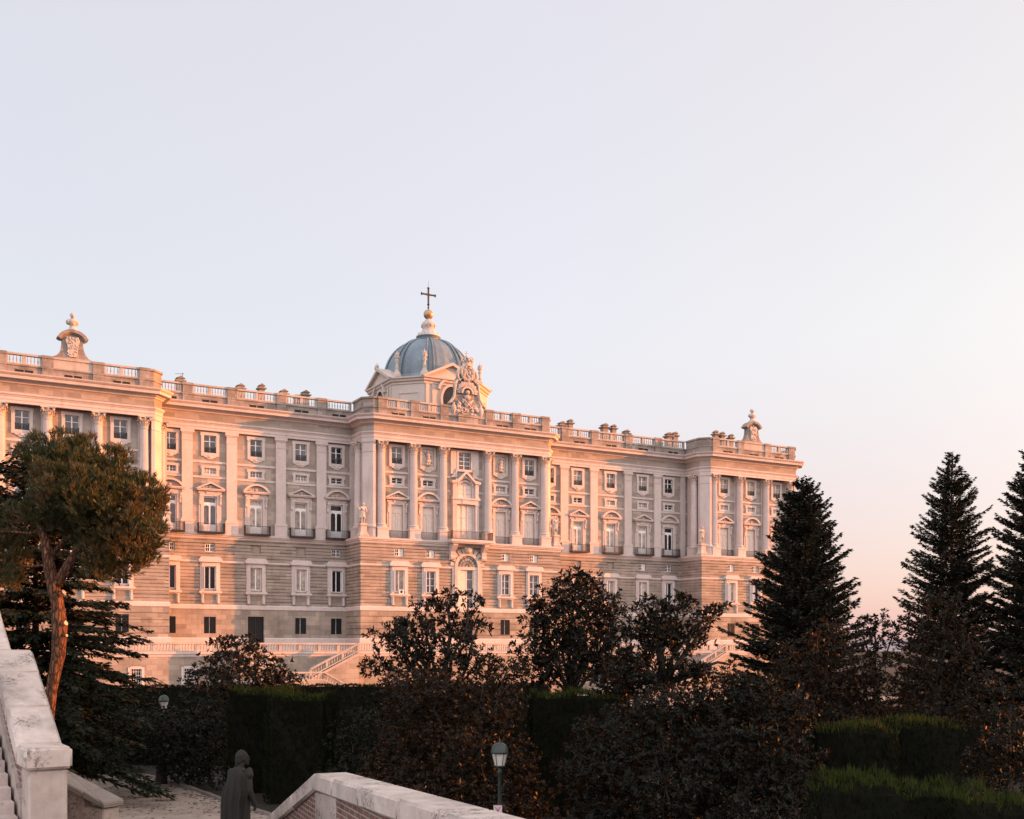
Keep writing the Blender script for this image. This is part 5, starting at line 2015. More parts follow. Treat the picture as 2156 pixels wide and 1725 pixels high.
mw = empty('stair_parapet', (0, 0, 0))
tag(mw, 'brick stair parapet with pale angled coping in the middle foreground', 'stair wall', 'walls of the near garden stairs')
m_all = MB()
for a, b_ in ((-9.0, -7.4), (-7.4, -5.75), (-5.75, -4.2), (-4.2, -2.55), (-2.55, -1.15), (-1.15, 0.0), (0.0, 1.6), (1.6, 3.2), (3.2, 4.8), (4.8, 6.6)):
    p = A0 + dc * (a + 0.004) + nr * wc
    hi = 0.0 if a > -6 else 0.0
    m_all.obox(p, dc.x, dc.y, b_ - a - 0.008, wc, zc_(a) - 0.25, zc_(a), z0b=zc_(b_) - 0.25, z1b=zc_(b_))
bevelled('coping', m_all, M['coping'], mw, 0.03)
mb = MB()
for a, b_ in ((-9.0, -1.2), (0.02, 6.6)):
    p = A0 + dc * a + nr * (wc - 0.06)
    mb.obox(p, dc.x, dc.y, b_ - a, wc - 0.12, 0.0, zc_(a) - 0.252, z0b=0.0, z1b=zc_(b_) - 0.252)
mb.build('brick_infill', brick_mat(dc.x, dc.y), mw)
mb = MB()
p = A0 + dc * (-1.2) + nr * (wc - 0.03)
mb.obox(p, dc.x, dc.y, 1.2, wc - 0.06, 0.0, zc_(-1.2) - 0.252, z0b=0.0, z1b=zc_(0) - 0.252)
bevelled('pier', mb, M['pier'], mw, 0.02)

# =================================================================== LAMPS
M['lampgreen'] = plain('dark_green_paint', (0.022, 0.034, 0.028), 0.4, var=0.2)
M['lampglass'] = plain('milky_lamp_glass', (0.48, 0.45, 0.42), 0.3, var=0.06)
M['paper'] = plain('pink_paper', (0.50, 0.40, 0.43), 0.8, var=0.1)
M['redink'] = plain('red_ink', (0.42, 0.12, 0.14), 0.8)


def lamp(loc, label, h=4.35):
    root = empty('street_lamp', loc)
    tag(root, label, 'lamp', 'garden lamps')
    zb = h - 0.80
    mb = MB()
    mb.lathe(0, 0, [(0.19, 0), (0.19, 0.1), (0.15, 0.15), (0.14, 0.8), (0.10, 0.95), (0.075, 1.1), (0.065, 2.2), (0.055, zb - 0.25), (0.10, zb - 0.2), (0.05, zb - 0.12), (0.06, zb - 0.04), (0.17, zb)], 12)
    mb.build('post', M['lampgreen'], root)
    mb = MB()
    mb.lathe(0, 0, [(0.155, zb), (0.255, zb + 0.42)], 6, smooth=False, cap=False)
    mb.build('lamp_glass', M['lampglass'], root)
    mb = MB()
    for k in range(6):
        a = 2 * math.pi * k / 6
        mb.tube((0.165 * math.cos(a), 0.165 * math.sin(a), zb), (0.265 * math.cos(a), 0.265 * math.sin(a), zb + 0.42), 0.012, 0.012, 5)
    mb.lathe(0, 0, [(0.18, zb - 0.01), (0.18, zb + 0.02), (0.15, zb + 0.02)], 6, smooth=False, cap=False)
    mb.build('lantern_frame', M['lampgreen'], root)
    mb = MB()
    mb.lathe(0, 0, [(0.25, zb + 0.41), (0.30, zb + 0.42), (0.30, zb + 0.47), (0.28, zb + 0.52), (0.27, zb + 0.60), (0.22, zb + 0.70), (0.13, zb + 0.76), (0.05, zb + 0.775), (0.05, zb + 0.80), (0.0, zb + 0.805)], 16)
    mb.build('lamp_hood', M['lampgreen'], root)
    return root


lp = at(1052, 1562, 36)
lamp1 = lamp((lp.x, lp.y, 0), 'dark green garden lamp with domed hood in front of the magnolias', lp.z)
mb = MB()
mb.box(-0.20, 0.08, -0.105, -0.095, 1.93, 2.27, 0)
for s in (-1, 1):
    mb.add([(-0.06 - 0.09 * s - 0.02, -0.107, 1.99), (-0.06 - 0.09 * s + 0.02, -0.107, 1.99), (-0.06 + 0.09 * s + 0.02, -0.107, 2.21), (-0.06 + 0.09 * s - 0.02, -0.107, 2.21)], [(0, 1, 2, 3)], 1)
mb.build('notice', [M['paper'], M['redink']], lamp1)
lp = at(345, 1463, 63)
lamp((lp.x, lp.y, 0), 'garden lamp nearly hidden by foliage left of the clipped hedge', lp.z)

# =================================================================== BRONZE-GREY KING STATUE (seen from behind)
M['greystone'] = stone('dark_grey_stone', (0.034, 0.032, 0.028), (0.014, 0.0135, 0.012), stain=(0.009, 0.008, 0.008), stain_amt=0.7, bump=0.4, grain=8)
SY = 28.0
sp = at(505, 1367, SY)
ztop = CAM_H - 213 / 2300 * SY
HS = 2.62
king = empty('statue', (sp.x, sp.y, 0))
tag(king, 'grey stone statue of a cloaked man seen from behind beside the gravel path', 'statue')
zb = ztop - HS
mb = MB()
prof = [(0.78, 0), (0.78, 0.3), (0.66, 0.36), (0.62, 0.5), (0.60, zb - 0.35), (0.70, zb - 0.25), (0.72, zb - 0.1), (0.62, zb - 0.05), (0.62, zb)]
mb.lathe(0, 0, [(r_ * 1.3, z) for r_, z in prof], 4, smooth=False, phase=math.pi / 4)
mb.build('pedestal', M['pier'], king)
# body frame: f = facing (away, a little to the right), rt = his right
k = HS / 1.82
fa = R(62)
fv = Vector((math.cos(fa), math.sin(fa), 0)); rt = Vector((fv.y, -fv.x, 0)); up = Vector((0, 0, 1))


def bp_(r_, f_, z):
    return rt * (r_ * k) + fv * (f_ * k) + up * (z * k)


mb = MB()


def ell(r_, f_, z, a, b_, c):
    o = len(mb.v)
    mb.ball((0, 0, 0), (a * k, b_ * k, c * k), nu=16, nv=12)
    cpt = bp_(r_, f_, z)
    for i in range(o, len(mb.v)):
        v = mb.v[i]
        mb.v[i] = tuple(rt * v[0] + fv * v[1] + up * v[2] + cpt)


# head turned to his right
hq = Matrix.Rotation(R(-38), 3, 'Z')
hf, hr = hq @ fv, hq @ rt


def hell(r_, f_, z, a, b_, c):
    o = len(mb.v)
    mb.ball((0, 0, 0), (a * k, b_ * k, c * k), nu=16, nv=12)
    cpt = hr * (r_ * k) + hf * (f_ * k) + up * (z * k) + bp_(0.03, 0.03, 0)
    for i in range(o, len(mb.v)):
        v = mb.v[i]
        mb.v[i] = tuple(hr * v[0] + hf * v[1] + up * v[2] + cpt)


hell(0, 0.0, 1.70, .085, .105, .115); hell(0, .045, 1.645, .062, .065, .085)
hell(0, .118, 1.66, .014, .022, .026); hell(0, .10, 1.705, .06, .02, .016); hell(0, .105, 1.605, .035, .02, .014); hell(0, .09, 1.575, .035, .03, .028)
hell(.035, .097, 1.685, .014, .012, .009); hell(-.035, .097, 1.685, .014, .012, .009)
hell(.085, 0, 1.665, .014, .028, .036); hell(-.085, 0, 1.665, .014, .028, .036)
limb(mb, [bp_(.02, .01, 1.60), bp_(0, -.01, 1.48)], [.062 * k, .07 * k])
ell(0, 0, 1.36, .20, .125, .15); ell(0, .02, 1.2, .165, .125, .18); ell(0, .02, 1.0, .175, .135, .15)
limb(mb, [bp_(.09, .02, .95), bp_(.10, .06, .52), bp_(.12, .02, .09)], [.10 * k, .078 * k, .05 * k])
limb(mb, [bp_(-.09, .02, .95), bp_(-.1, .0, .52), bp_(-.1, -.06, .09)], [.10 * k, .078 * k, .05 * k])
ell(.12, .08, .045, .05, .13, .045); ell(-.1, .0, .045, .05, .13, .045)
limb(mb, [bp_(.19, 0, 1.41), bp_(.245, -.02, 1.12), bp_(.245, .10, .88)], [.072 * k, .06 * k, .042 * k])
limb(mb, [bp_(-.20, 0, 1.42), bp_(-.28, .06, 1.14), bp_(-.12, .22, 1.10)], [.072 * k, .06 * k, .042 * k])
for (hx, hy, hz, sd) in ((.243, .12, .845, 1), (-.08, .25, 1.10, -1)):
    ell(hx, hy, hz, .03, .045, .05)
    for q in range(4):
        ln = (.075, .085, .08, .062)[q]
        p0 = (hx + .006, hy - .03 + .02 * q, hz - .035)
        p1 = (hx - .008 * sd, hy - .028 + .021 * q + .006, hz - .035 - ln * .55)
        p2 = (hx - .03 * sd, hy - .024 + .02 * q + .016, hz - .035 - ln * .9)
        limb(mb, [bp_(*p0), bp_(*p1), bp_(*p2)], [.0105 * k, .010 * k, .0085 * k])
    limb(mb, [bp_(hx, hy + .035, hz + .01), bp_(hx - .01 * sd, hy + .07, hz - .02), bp_(hx - .02 * sd, hy + .085, hz - .05)], [.013 * k, .012 * k, .010 * k])
bm_ = remesh('body', mb, M['greystone'], 0.017, 2)
link('body', bm_, king, (0, 0, zb))
# hair with a rolled queue at the nape
mb = MB()
hell(0, -.015, 1.722, .091, .106, .105)
hell(0, -.085, 1.605, .055, .035, .032); hell(.055, -.06, 1.61, .03, .03, .034); hell(-.055, -.06, 1.61, .03, .03, .034); hell(0, -.10, 1.565, .034, .03, .034)
for q in range(14):
    a = -1.2 + 2.4 * q / 13
    limb(mb, [hr * (.04 * math.sin(a) * k) + hf * (-.02 * k) + up * (1.82 * k) + bp_(.03, .03, 0), hr * (.1 * math.sin(a) * k) + hf * (-.105 * math.cos(a) * k) + up * (1.73 * k) + bp_(.03, .03, 0), hr * (.09 * math.sin(a) * k) + hf * (-.11 * math.cos(a) * k) + up * (1.62 * k) + bp_(.03, .03, 0)], [.016 * k, .02 * k, .018 * k])
link('hair', remesh('hair', mb, M['greystone'], 0.016, 1), king, (0, 0, zb))
# cloak hanging from the shoulders, deep folds
mb = MB()
NA, NZ = 72, 30
vs, fs = [], []
r = random.Random(2)
ph = [r.uniform(0, 6) for _ in range(4)]
for j in range(NZ + 1):
    t = j / NZ                                   # 0 shoulders, 1 hem
    z = 1.535 - t * 1.42
    wid = float(np.interp(t, (0, .04, .085, .2, .33, .46, .7, 1), (.07, .13, .19, .205, .262, .245, .225, .235)))
    dep = float(np.interp(t, (0, .04, .085, .3, 1), (.075, .10, .12, .15, .17)))
    for i in range(NA + 1):
        u = i / NA                                # 0 = his right side round the back to his left front
        a = R(-62) + u * R(255)
        fold = min(1, t * 8) * (.055 + .045 * t) * (1.2 - 2.2 * abs(math.sin(4.5 * a + ph[0] + 0.9 * math.sin(3 * t + ph[1]))) ** .7) + (.02 + .025 * t) * math.sin(19 * a + ph[2] + 3 * t)
        fold += .02 * math.sin(4 * a + 5 * t + ph[3])
        sag = .035 * math.sin(3 * math.pi * t) * math.cos(2 * a)
        rr_ = 1 + (fold * 2.2) * min(1, .25 + 2 * t) + sag
        x = math.cos(-a) * wid * rr_
        y = math.sin(-a) * dep * rr_ - .03 - .05 * t
        x -= .085 * min(1, max(0, t - .06) * 2.6)
        zz = z + .05 * math.sin(5 * u * 6.28) * t + (.62 * t * max(0, 1 - u * 3.6) ** 1.3) + .03 * math.sin(14 * a + 4 * t) * t     # caught up on his right
        vs.append(tuple(bp_(x, y, zz)))
for j in range(NZ):
    for i in range(NA):
        a = j * (NA + 1) + i
        fs.append((a, a + 1, a + NA + 2, a + NA + 1))
mb.add(vs, fs, 0, True)
cl = mb.mesh('cloak', M['greystone'])
co = link('cloak', cl, king, (0, 0, zb))
sm = co.modifiers.new('thick', 'SOLIDIFY'); sm.thickness = 0.035; sm.offset = -1
mb = MB()
ro = [bp_(.20, .05, 1.44), bp_(.14, -.06, 1.475), bp_(.0, -.10, 1.48), bp_(-.13, -.07, 1.465), bp_(-.20, .04, 1.41)]
limb(mb, ro, [.026 * k, .024 * k, .022 * k, .024 * k, .026 * k])
limb(mb, [bp_(.22, .0, 1.47), bp_(.25, -.02, 1.40)], [.06 * k, .07 * k])
link('collar_roll', remesh('collar_roll', mb, M['greystone'], 0.02, 2), king, (0, 0, zb))

# =================================================================== VEGETATION
M['bark'] = stone('grey_bark', (0.040, 0.032, 0.026), (0.024, 0.020, 0.017), stain_amt=0.3, bump=0.8, grain=9)
M['pinebark'] = None


def plated_bark(name, c1, c2, crack):
    m, nt, b = mk(name)
    t = N(nt, 'ShaderNodeTexCoord')
    mp = N(nt, 'ShaderNodeMapping'); mp.inputs['Scale'].default_value = (9, 9, 2.6)
    nt.links.new(t.outputs['Object'], mp.inputs[0])
    v = N(nt, 'ShaderNodeTexVoronoi', feature='DISTANCE_TO_EDGE'); v.inputs['Scale'].default_value = 1.0
    wob = noise_n(nt, mp.outputs[0], 1.5, 4)
    vm = N(nt, 'ShaderNodeVectorMath', operation='ADD')
    nt.links.new(mp.outputs[0], vm.inputs[0]); nt.links.new(wob, vm.inputs[1])
    nt.links.new(vm.outputs[0], v.inputs['Vector'])
    n2 = noise_n(nt, t.outputs['Object'], 1.6, 5, 0.7)
    c = mixc(nt, ramp2(nt, n2, 0.35, 0.65), c1, c2)
    c = mixc(nt, ramp2(nt, v.outputs['Distance'], 0.02, 0.22), crack, c)
    nt.links.new(c, b.inputs['Base Color'])
    b.inputs['Roughness'].default_value = 0.9
    b.inputs['Specular IOR Level'].default_value = 0.15
    bp = N(nt, 'ShaderNodeBump'); bp.inputs['Strength'].default_value = 1.0; bp.inputs['Distance'].default_value = 0.05
    nt.links.new(ramp2(nt, v.outputs['Distance'], 0.0, 0.35), bp.inputs['Height'])
    nt.links.new(bp.outputs[0], b.inputs['Normal'])
    return m


M['pinebark'] = plated_bark('orange_pine_bark', (0.22, 0.095, 0.048), (0.13, 0.06, 0.035), (0.035, 0.02, 0.014))
M['cutwood'] = plain('sawn_wood', (0.48, 0.38, 0.28), 0.8)
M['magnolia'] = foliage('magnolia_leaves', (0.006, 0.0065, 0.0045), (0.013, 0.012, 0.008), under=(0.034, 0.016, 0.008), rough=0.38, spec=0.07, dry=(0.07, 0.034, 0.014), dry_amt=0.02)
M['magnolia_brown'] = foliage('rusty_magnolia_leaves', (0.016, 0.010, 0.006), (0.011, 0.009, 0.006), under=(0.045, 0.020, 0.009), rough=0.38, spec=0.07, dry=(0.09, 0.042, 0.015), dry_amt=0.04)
M['fir'] = foliage('fir_needles', (0.030, 0.029, 0.021), (0.056, 0.050, 0.035), rough=0.7, spec=0.1)
M['cedar'] = foliage('cedar_needles', (0.015, 0.020, 0.012), (0.024, 0.026, 0.016), rough=0.7, spec=0.1, dry=(0.05, 0.03, 0.014), dry_amt=0.08)
M['pine'] = foliage('pine_needles', (0.026, 0.036, 0.009), (0.054, 0.057, 0.014), rough=0.5, spec=0.4, trans=0.15, patch=(0.080, 0.052, 0.014), dry=(0.13, 0.065, 0.016), dry_amt=0.07)
M['cypress'] = foliage('cypress_sprays', (0.020, 0.027, 0.006), (0.040, 0.046, 0.010), rough=0.8, spec=0.05, trans=0.08)  # lighter copy for hedge tops, the light on them put into the colour
M['cypress_shaded'] = foliage('shaded_cypress', (0.006, 0.0075, 0.004), (0.013, 0.014, 0.006), rough=0.8, spec=0.05)  # darker copy for hedge sides, their shade put into the colour
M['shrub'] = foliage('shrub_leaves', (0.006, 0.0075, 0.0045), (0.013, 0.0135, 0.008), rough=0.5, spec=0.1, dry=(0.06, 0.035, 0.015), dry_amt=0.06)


def blob(px, py, rx, ry, Y, dy=0.0, depth=None):
    """a leafy mass seen round (px, py), rx x ry view pixels in size, Y metres ahead"""
    c = at(px, py, Y + dy)
    k = (Y + dy) / 2300
    return (c, (rx * k, (depth if depth else rx * k * 0.9), ry * k))


def sample_blobs(blobs, dens, rng, shell=(0.45, 1.05)):
    P, D = [], []
    for c, (a, b_, h) in blobs:
        area = 4 * math.pi * (((a * b_) ** 1.6 + (a * h) ** 1.6 + (b_ * h) ** 1.6) / 3) ** (1 / 1.6)
        n = int(area * dens)
        d = unit(rng.normal(size=(n, 3)))
        rad = rng.uniform(shell[0] ** 2, shell[1] ** 2, size=(n, 1)) ** 0.5
        # ragged outline: lumps of the surface push in and out
        lump = 1 + 0.16 * np.sin(d[:, :1] * 5 + c[0]) * np.cos(d[:, 2:3] * 6 + c[1]) + rng.normal(0, 0.05, (n, 1))
        p = np.array([c[0], c[1], c[2]]) + d * rad * lump * np.array([a, b_, h])
        P.append(p); D.append(d)
    P, D = np.concatenate(P), np.concatenate(D)
    keep = P[:, 2] > 0.15
    return P[keep], D[keep]


def rosettes(P, D, per, ln, wd, rng, upw=0.35):
    n = len(P)
    ax = unit(D * 0.8 + np.array([0, 0, upw]) + rng.normal(0, 0.35, (n, 3)))
    t1 = unit(np.cross(ax, rng.normal(size=(n, 3))))
    t2 = np.cross(ax, t1)
    out = []
    sc = rng.uniform(0.5, 1.3, n)
    for k in range(per):
        a = 2 * math.pi * k / per + rng.uniform(-0.3, 0.3, n)
        spread = rng.uniform(0.6, 1.35, n)
        dr = unit(ax * (1.15 - spread[:, None] * 0.6) + (t1 * np.cos(a)[:, None] + t2 * np.sin(a)[:, None]) * spread[:, None])
        out.append(leaf_quads(P + rng.normal(0, 0.03, (n, 3)), dr, ln * sc * rng.uniform(0.75, 1.15, n), wd * sc, up=ax + rng.normal(0, 0.25, (n, 3)), rng=rng))
    return np.concatenate(out)


def branches(base, blobs, P, rng, r0, twig=0.10, fork=None, nmain=None, n=6):
    """trunk that splits into limbs reaching the leafy masses, with twigs to the outer leaves"""
    mb = MB()
    base = Vector(base)
    order = sorted(range(len(blobs)), key=lambda i: -blobs[i][1][0])
    top = max(b_[0].z for b_ in blobs)
    fk = Vector(fork) if fork else base + Vector((0, 0, (top - base.z) * 0.28))
    mid = (base + fk) / 2 + Vector((rng.uniform(-.1, .1), rng.uniform(-.1, .1), 0))
    mb.polytube([base, mid, fk], [r0 * 1.15, r0, r0 * 0.85], 9)
    ends = []
    for c, r in blobs:
        c = Vector(c)
        m1 = fk.lerp(c, 0.4) + Vector((rng.uniform(-.4, .4), rng.uniform(-.4, .4), rng.uniform(-.1, .5)))
        m2 = fk.lerp(c, 0.75) + Vector((rng.uniform(-.3, .3), rng.uniform(-.3, .3), rng.uniform(0, .3)))
        mb.polytube([fk, m1, m2, c], [r0 * 0.6, r0 * 0.42, r0 * 0.3, r0 * 0.2], n)
        ends.append((m1, m2, c))
    idx = rng.choice(len(P), int(len(P) * twig), replace=False)
    C = np.array([[*e[2]] for e in ends]); C2 = np.array([[*e[1]] for e in ends])
    for i in idx:
        p = P[i]
        j = int(np.argmin(((C - p) ** 2).sum(1)))
        s = Vector(C[j]).lerp(Vector(C2[j]), rng.uniform(0, 1))
        q = s.lerp(Vector(p), 0.55) + Vector((rng.uniform(-.15, .15), rng.uniform(-.15, .15), rng.uniform(-.2, .1)))
        mb.polytube([s, q, Vector(p)], [r0 * 0.13, r0 * 0.10, r0 * 0.05], 4)
    return mb


def plant(name, label, cat, group, base, trunk_mb, crown_me, tm='bark', crown='crown'):
    root = empty(name, base)
    tag(root, label, cat, group)
    if trunk_mb is not None:
        trunk_mb.v = [(v[0] - base[0], v[1] - base[1], v[2] - base[2]) for v in trunk_mb.v]
        trunk_mb.build('trunk', M[tm], root)
    if crown_me is not None:
        co = np.empty(len(crown_me.vertices) * 3, np.float32)
        crown_me.vertices.foreach_get('co', co)
        co = co.reshape(-1, 3) - np.array(base, np.float32)
        crown_me.vertices.foreach_set('co', co.reshape(-1))
        crown_me.update()
        link(crown, crown_me, root)
    return root


def magnolia(label, base_px, Y, blobs, dens=9.0, mat='magnolia', ln=0.24, wd=0.10, per=7, r0=0.14, seed=1, fork=None, twig=0.10, name='magnolia_tree', group='magnolias in the garden', shell=(0.4, 1.05), cat='tree'):
    rng = np.random.default_rng(seed)
    P, D = sample_blobs(blobs, dens, rng, shell)
    me = quads_mesh('crown', rosettes(P, D, per, ln, wd, rng), M[mat])
    bx = (base_px - 1078) / 2300 * Y
    base = (bx, Y, 0.0)
    tb = branches(base, blobs, P, rng, r0, twig, fork)
    return plant(name, label, cat, group, base, tb, me)


B = blob
# left, in front of the terrace
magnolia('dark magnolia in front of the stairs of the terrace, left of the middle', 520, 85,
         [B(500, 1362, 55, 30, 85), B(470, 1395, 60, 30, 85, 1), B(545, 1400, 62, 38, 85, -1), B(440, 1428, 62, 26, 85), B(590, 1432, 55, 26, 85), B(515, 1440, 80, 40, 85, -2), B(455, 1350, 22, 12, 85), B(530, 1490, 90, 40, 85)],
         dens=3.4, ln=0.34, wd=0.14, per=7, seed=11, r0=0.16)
# two large ones in the middle
magnolia('loose twiggy magnolia in front of the left half of the middle block', 935, 50,
         [B(938, 1262, 34, 28, 50), B(985, 1262, 34, 22, 50), B(895, 1292, 48, 34, 50), B(955, 1305, 50, 36, 50, 1), B(815, 1340, 46, 36, 50), B(870, 1345, 60, 44, 50, -1), B(1010, 1310, 34, 22, 50), B(935, 1365, 70, 50, 50), B(800, 1400, 42, 34, 50, 1), B(880, 1410, 75, 46, 50), B(1000, 1400, 60, 46, 50), B(845, 1340, 30, 50, 50)],
         dens=5.6, ln=0.26, wd=0.105, seed=12, r0=0.17, twig=0.16, fork=tuple(at(938, 1500, 50)))
magnolia('tall rounded dark magnolia before the right part of the middle block', 1205, 55,
         [B(1215, 1222, 42, 30, 55), B(1180, 1255, 56, 38, 55), B(1245, 1265, 60, 42, 55), B(1140, 1290, 44, 34, 55), B(1205, 1305, 80, 46, 55), B(1285, 1290, 38, 30, 55), B(1150, 1340, 58, 40, 55), B(1230, 1355, 85, 50, 55), B(1205, 1400, 95, 50, 55), B(1120, 1372, 50, 34, 55), B(1275, 1345, 40, 46, 55), B(1290, 1400, 46, 40, 55), B(1130, 1420, 46, 40, 55)],
         dens=9.5, ln=0.24, wd=0.095, seed=13, r0=0.18, twig=0.10, fork=tuple(at(1205, 1470, 55)))
magnolia('leaning magnolia with a limb reaching up to the right, before the right wing', 1405, 42,
         [B(1375, 1288, 42, 30, 42), B(1430, 1272, 34, 22, 42), B(1335, 1325, 48, 32, 42), B(1400, 1325, 60, 40, 42), B(1485, 1300, 36, 24, 42), B(1515, 1280, 18, 14, 42), B(1450, 1345, 46, 36, 42), B(1395, 1375, 46, 34, 42), B(1340, 1385, 36, 30, 42), B(1385, 1425, 40, 36, 42), B(1305, 1410, 44, 34, 42), B(1440, 1420, 44, 30, 42), B(1288, 1438, 52, 30, 44), B(1340, 1450, 60, 30, 43), B(1490, 1415, 42, 18, 42), B(1540, 1400, 12, 10, 42)],
         dens=13, ln=0.22, wd=0.09, seed=14, r0=0.17, twig=0.15, fork=tuple(at(1398, 1440, 42)))
# wide skirts of foliage at their feet
magnolia('broad low magnolia spreading to the ground, in the lower middle right', 1480, 37,
         [B(1540, 1470, 90, 44, 37), B(1630, 1500, 90, 50, 37), B(1430, 1490, 110, 46, 37), B(1330, 1545, 120, 60, 37), B(1500, 1570, 140, 80, 37, -1), B(1620, 1610, 110, 80, 37, -1), B(1260, 1620, 90, 70, 37, -1), B(1400, 1650, 150, 90, 37, -2), B(1560, 1700, 150, 80, 37, -2), B(1660, 1660, 70, 60, 37, -2), B(1300, 1710, 120, 60, 37, -1), B(1570, 1440, 60, 22, 37)],
         dens=19, ln=0.19, wd=0.075, seed=15, r0=0.2, twig=0.03, mat='magnolia')
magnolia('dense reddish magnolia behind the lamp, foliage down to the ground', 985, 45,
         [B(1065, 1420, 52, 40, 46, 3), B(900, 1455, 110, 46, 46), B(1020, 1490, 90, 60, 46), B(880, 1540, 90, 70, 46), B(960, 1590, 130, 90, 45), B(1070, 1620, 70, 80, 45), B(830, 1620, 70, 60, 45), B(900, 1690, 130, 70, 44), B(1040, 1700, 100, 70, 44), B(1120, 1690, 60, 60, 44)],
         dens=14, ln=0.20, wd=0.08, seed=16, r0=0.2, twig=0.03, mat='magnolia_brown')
# right side
magnolia('dark reddish magnolia at the foot of the nearest fir', 1745, 58,
         [B(1745, 1345, 50, 40, 58), B(1680, 1400, 70, 50, 58), B(1770, 1410, 80, 60, 58), B(1700, 1470, 110, 60, 58), B(1820, 1450, 70, 60, 58), B(1760, 1520, 130, 50, 58)],
         dens=7, ln=0.25, wd=0.10, seed=17, r0=0.18, twig=0.04, mat='magnolia_brown')
magnolia('thin open magnolia with visible forked stems between the two firs', 1845, 75,
         [B(1845, 1308, 44, 22, 75), B(1810, 1330, 34, 26, 75), B(1880, 1330, 34, 26, 75), B(1845, 1350, 50, 26, 75), B(1825, 1390, 26, 22, 75), B(1880, 1385, 28, 22, 75)],
         dens=3.6, ln=0.30, wd=0.12, seed=18, r0=0.15, twig=0.12, fork=tuple(at(1842, 1432, 75)))
magnolia('rust coloured magnolia in front of the second fir', 1975, 55,
         [B(1985, 1285, 44, 50, 55), B(1945, 1330, 50, 46, 55), B(2030, 1345, 46, 50, 55), B(1980, 1390, 80, 60, 55), B(1920, 1430, 60, 50, 55), B(2040, 1450, 60, 70, 55), B(1970, 1490, 110, 50, 55)],
         dens=7.5, ln=0.25, wd=0.10, seed=19, r0=0.18, twig=0.05, mat='magnolia_brown')
magnolia('dark shrubby magnolia at the right edge behind the clipped hedges', 2110, 40,
         [B(2120, 1560, 60, 60, 40), B(2080, 1620, 60, 50, 40), B(2150, 1640, 60, 60, 40), B(2140, 1480, 50, 60, 42), B(2080, 1690, 60, 50, 37), B(2010, 1670, 50, 36, 38)],
         dens=13, ln=0.20, wd=0.08, seed=20, r0=0.12, twig=0.03)
magnolia('dark rounded tree on a short trunk overhanging the gravel path', 340, 60,
         [B(320, 1525, 80, 44, 60), B(415, 1512, 66, 50, 60), B(260, 1530, 60, 40, 60), B(350, 1560, 90, 44, 60), B(420, 1580, 70, 50, 60, -1), B(390, 1625, 56, 26, 60, -1), B(300, 1580, 60, 30, 60), B(345, 1535, 56, 46, 60, -3), B(345, 1580, 50, 36, 60, -3)],
         dens=8, ln=0.22, wd=0.09, seed=21, r0=0.30, twig=0.04, mat='shrub', name='broadleaf_tree', group=None, fork=tuple(at(342, 1600, 60)))
magnolia('dark shrub mass behind the parapet on the far left', 175, 62,
         [B(180, 1540, 60, 50, 62), B(140, 1500, 60, 50, 62), B(225, 1560, 46, 40, 62), B(165, 1600, 60, 34, 62)],
         dens=9, ln=0.18, wd=0.07, seed=22, r0=0.1, twig=0.02, mat='shrub', name='shrub', group='dark garden shrubs', cat='shrub')
magnolia('dark shrub between the gravel path and the clipped hedge', 440, 60,
         [B(440, 1560, 44, 46, 60), B(425, 1620, 46, 36, 60), B(460, 1640, 36, 34, 58), B(395, 1635, 26, 18, 60)],
         dens=10, ln=0.17, wd=0.07, seed=23, r0=0.08, twig=0.02, mat='shrub', name='shrub', group='dark garden shrubs', cat='shrub')
magnolia('dark shrub right of the clipped hedge in the middle', 745, 52,
         [B(740, 1560, 60, 50, 52), B(790, 1530, 60, 50, 52), B(720, 1640, 60, 50, 50), B(770, 1620, 60, 50, 50)],
         dens=8, ln=0.18, wd=0.07, seed=24, r0=0.08, twig=0.02, mat='shrub', name='shrub', group='dark garden shrubs', cat='shrub')


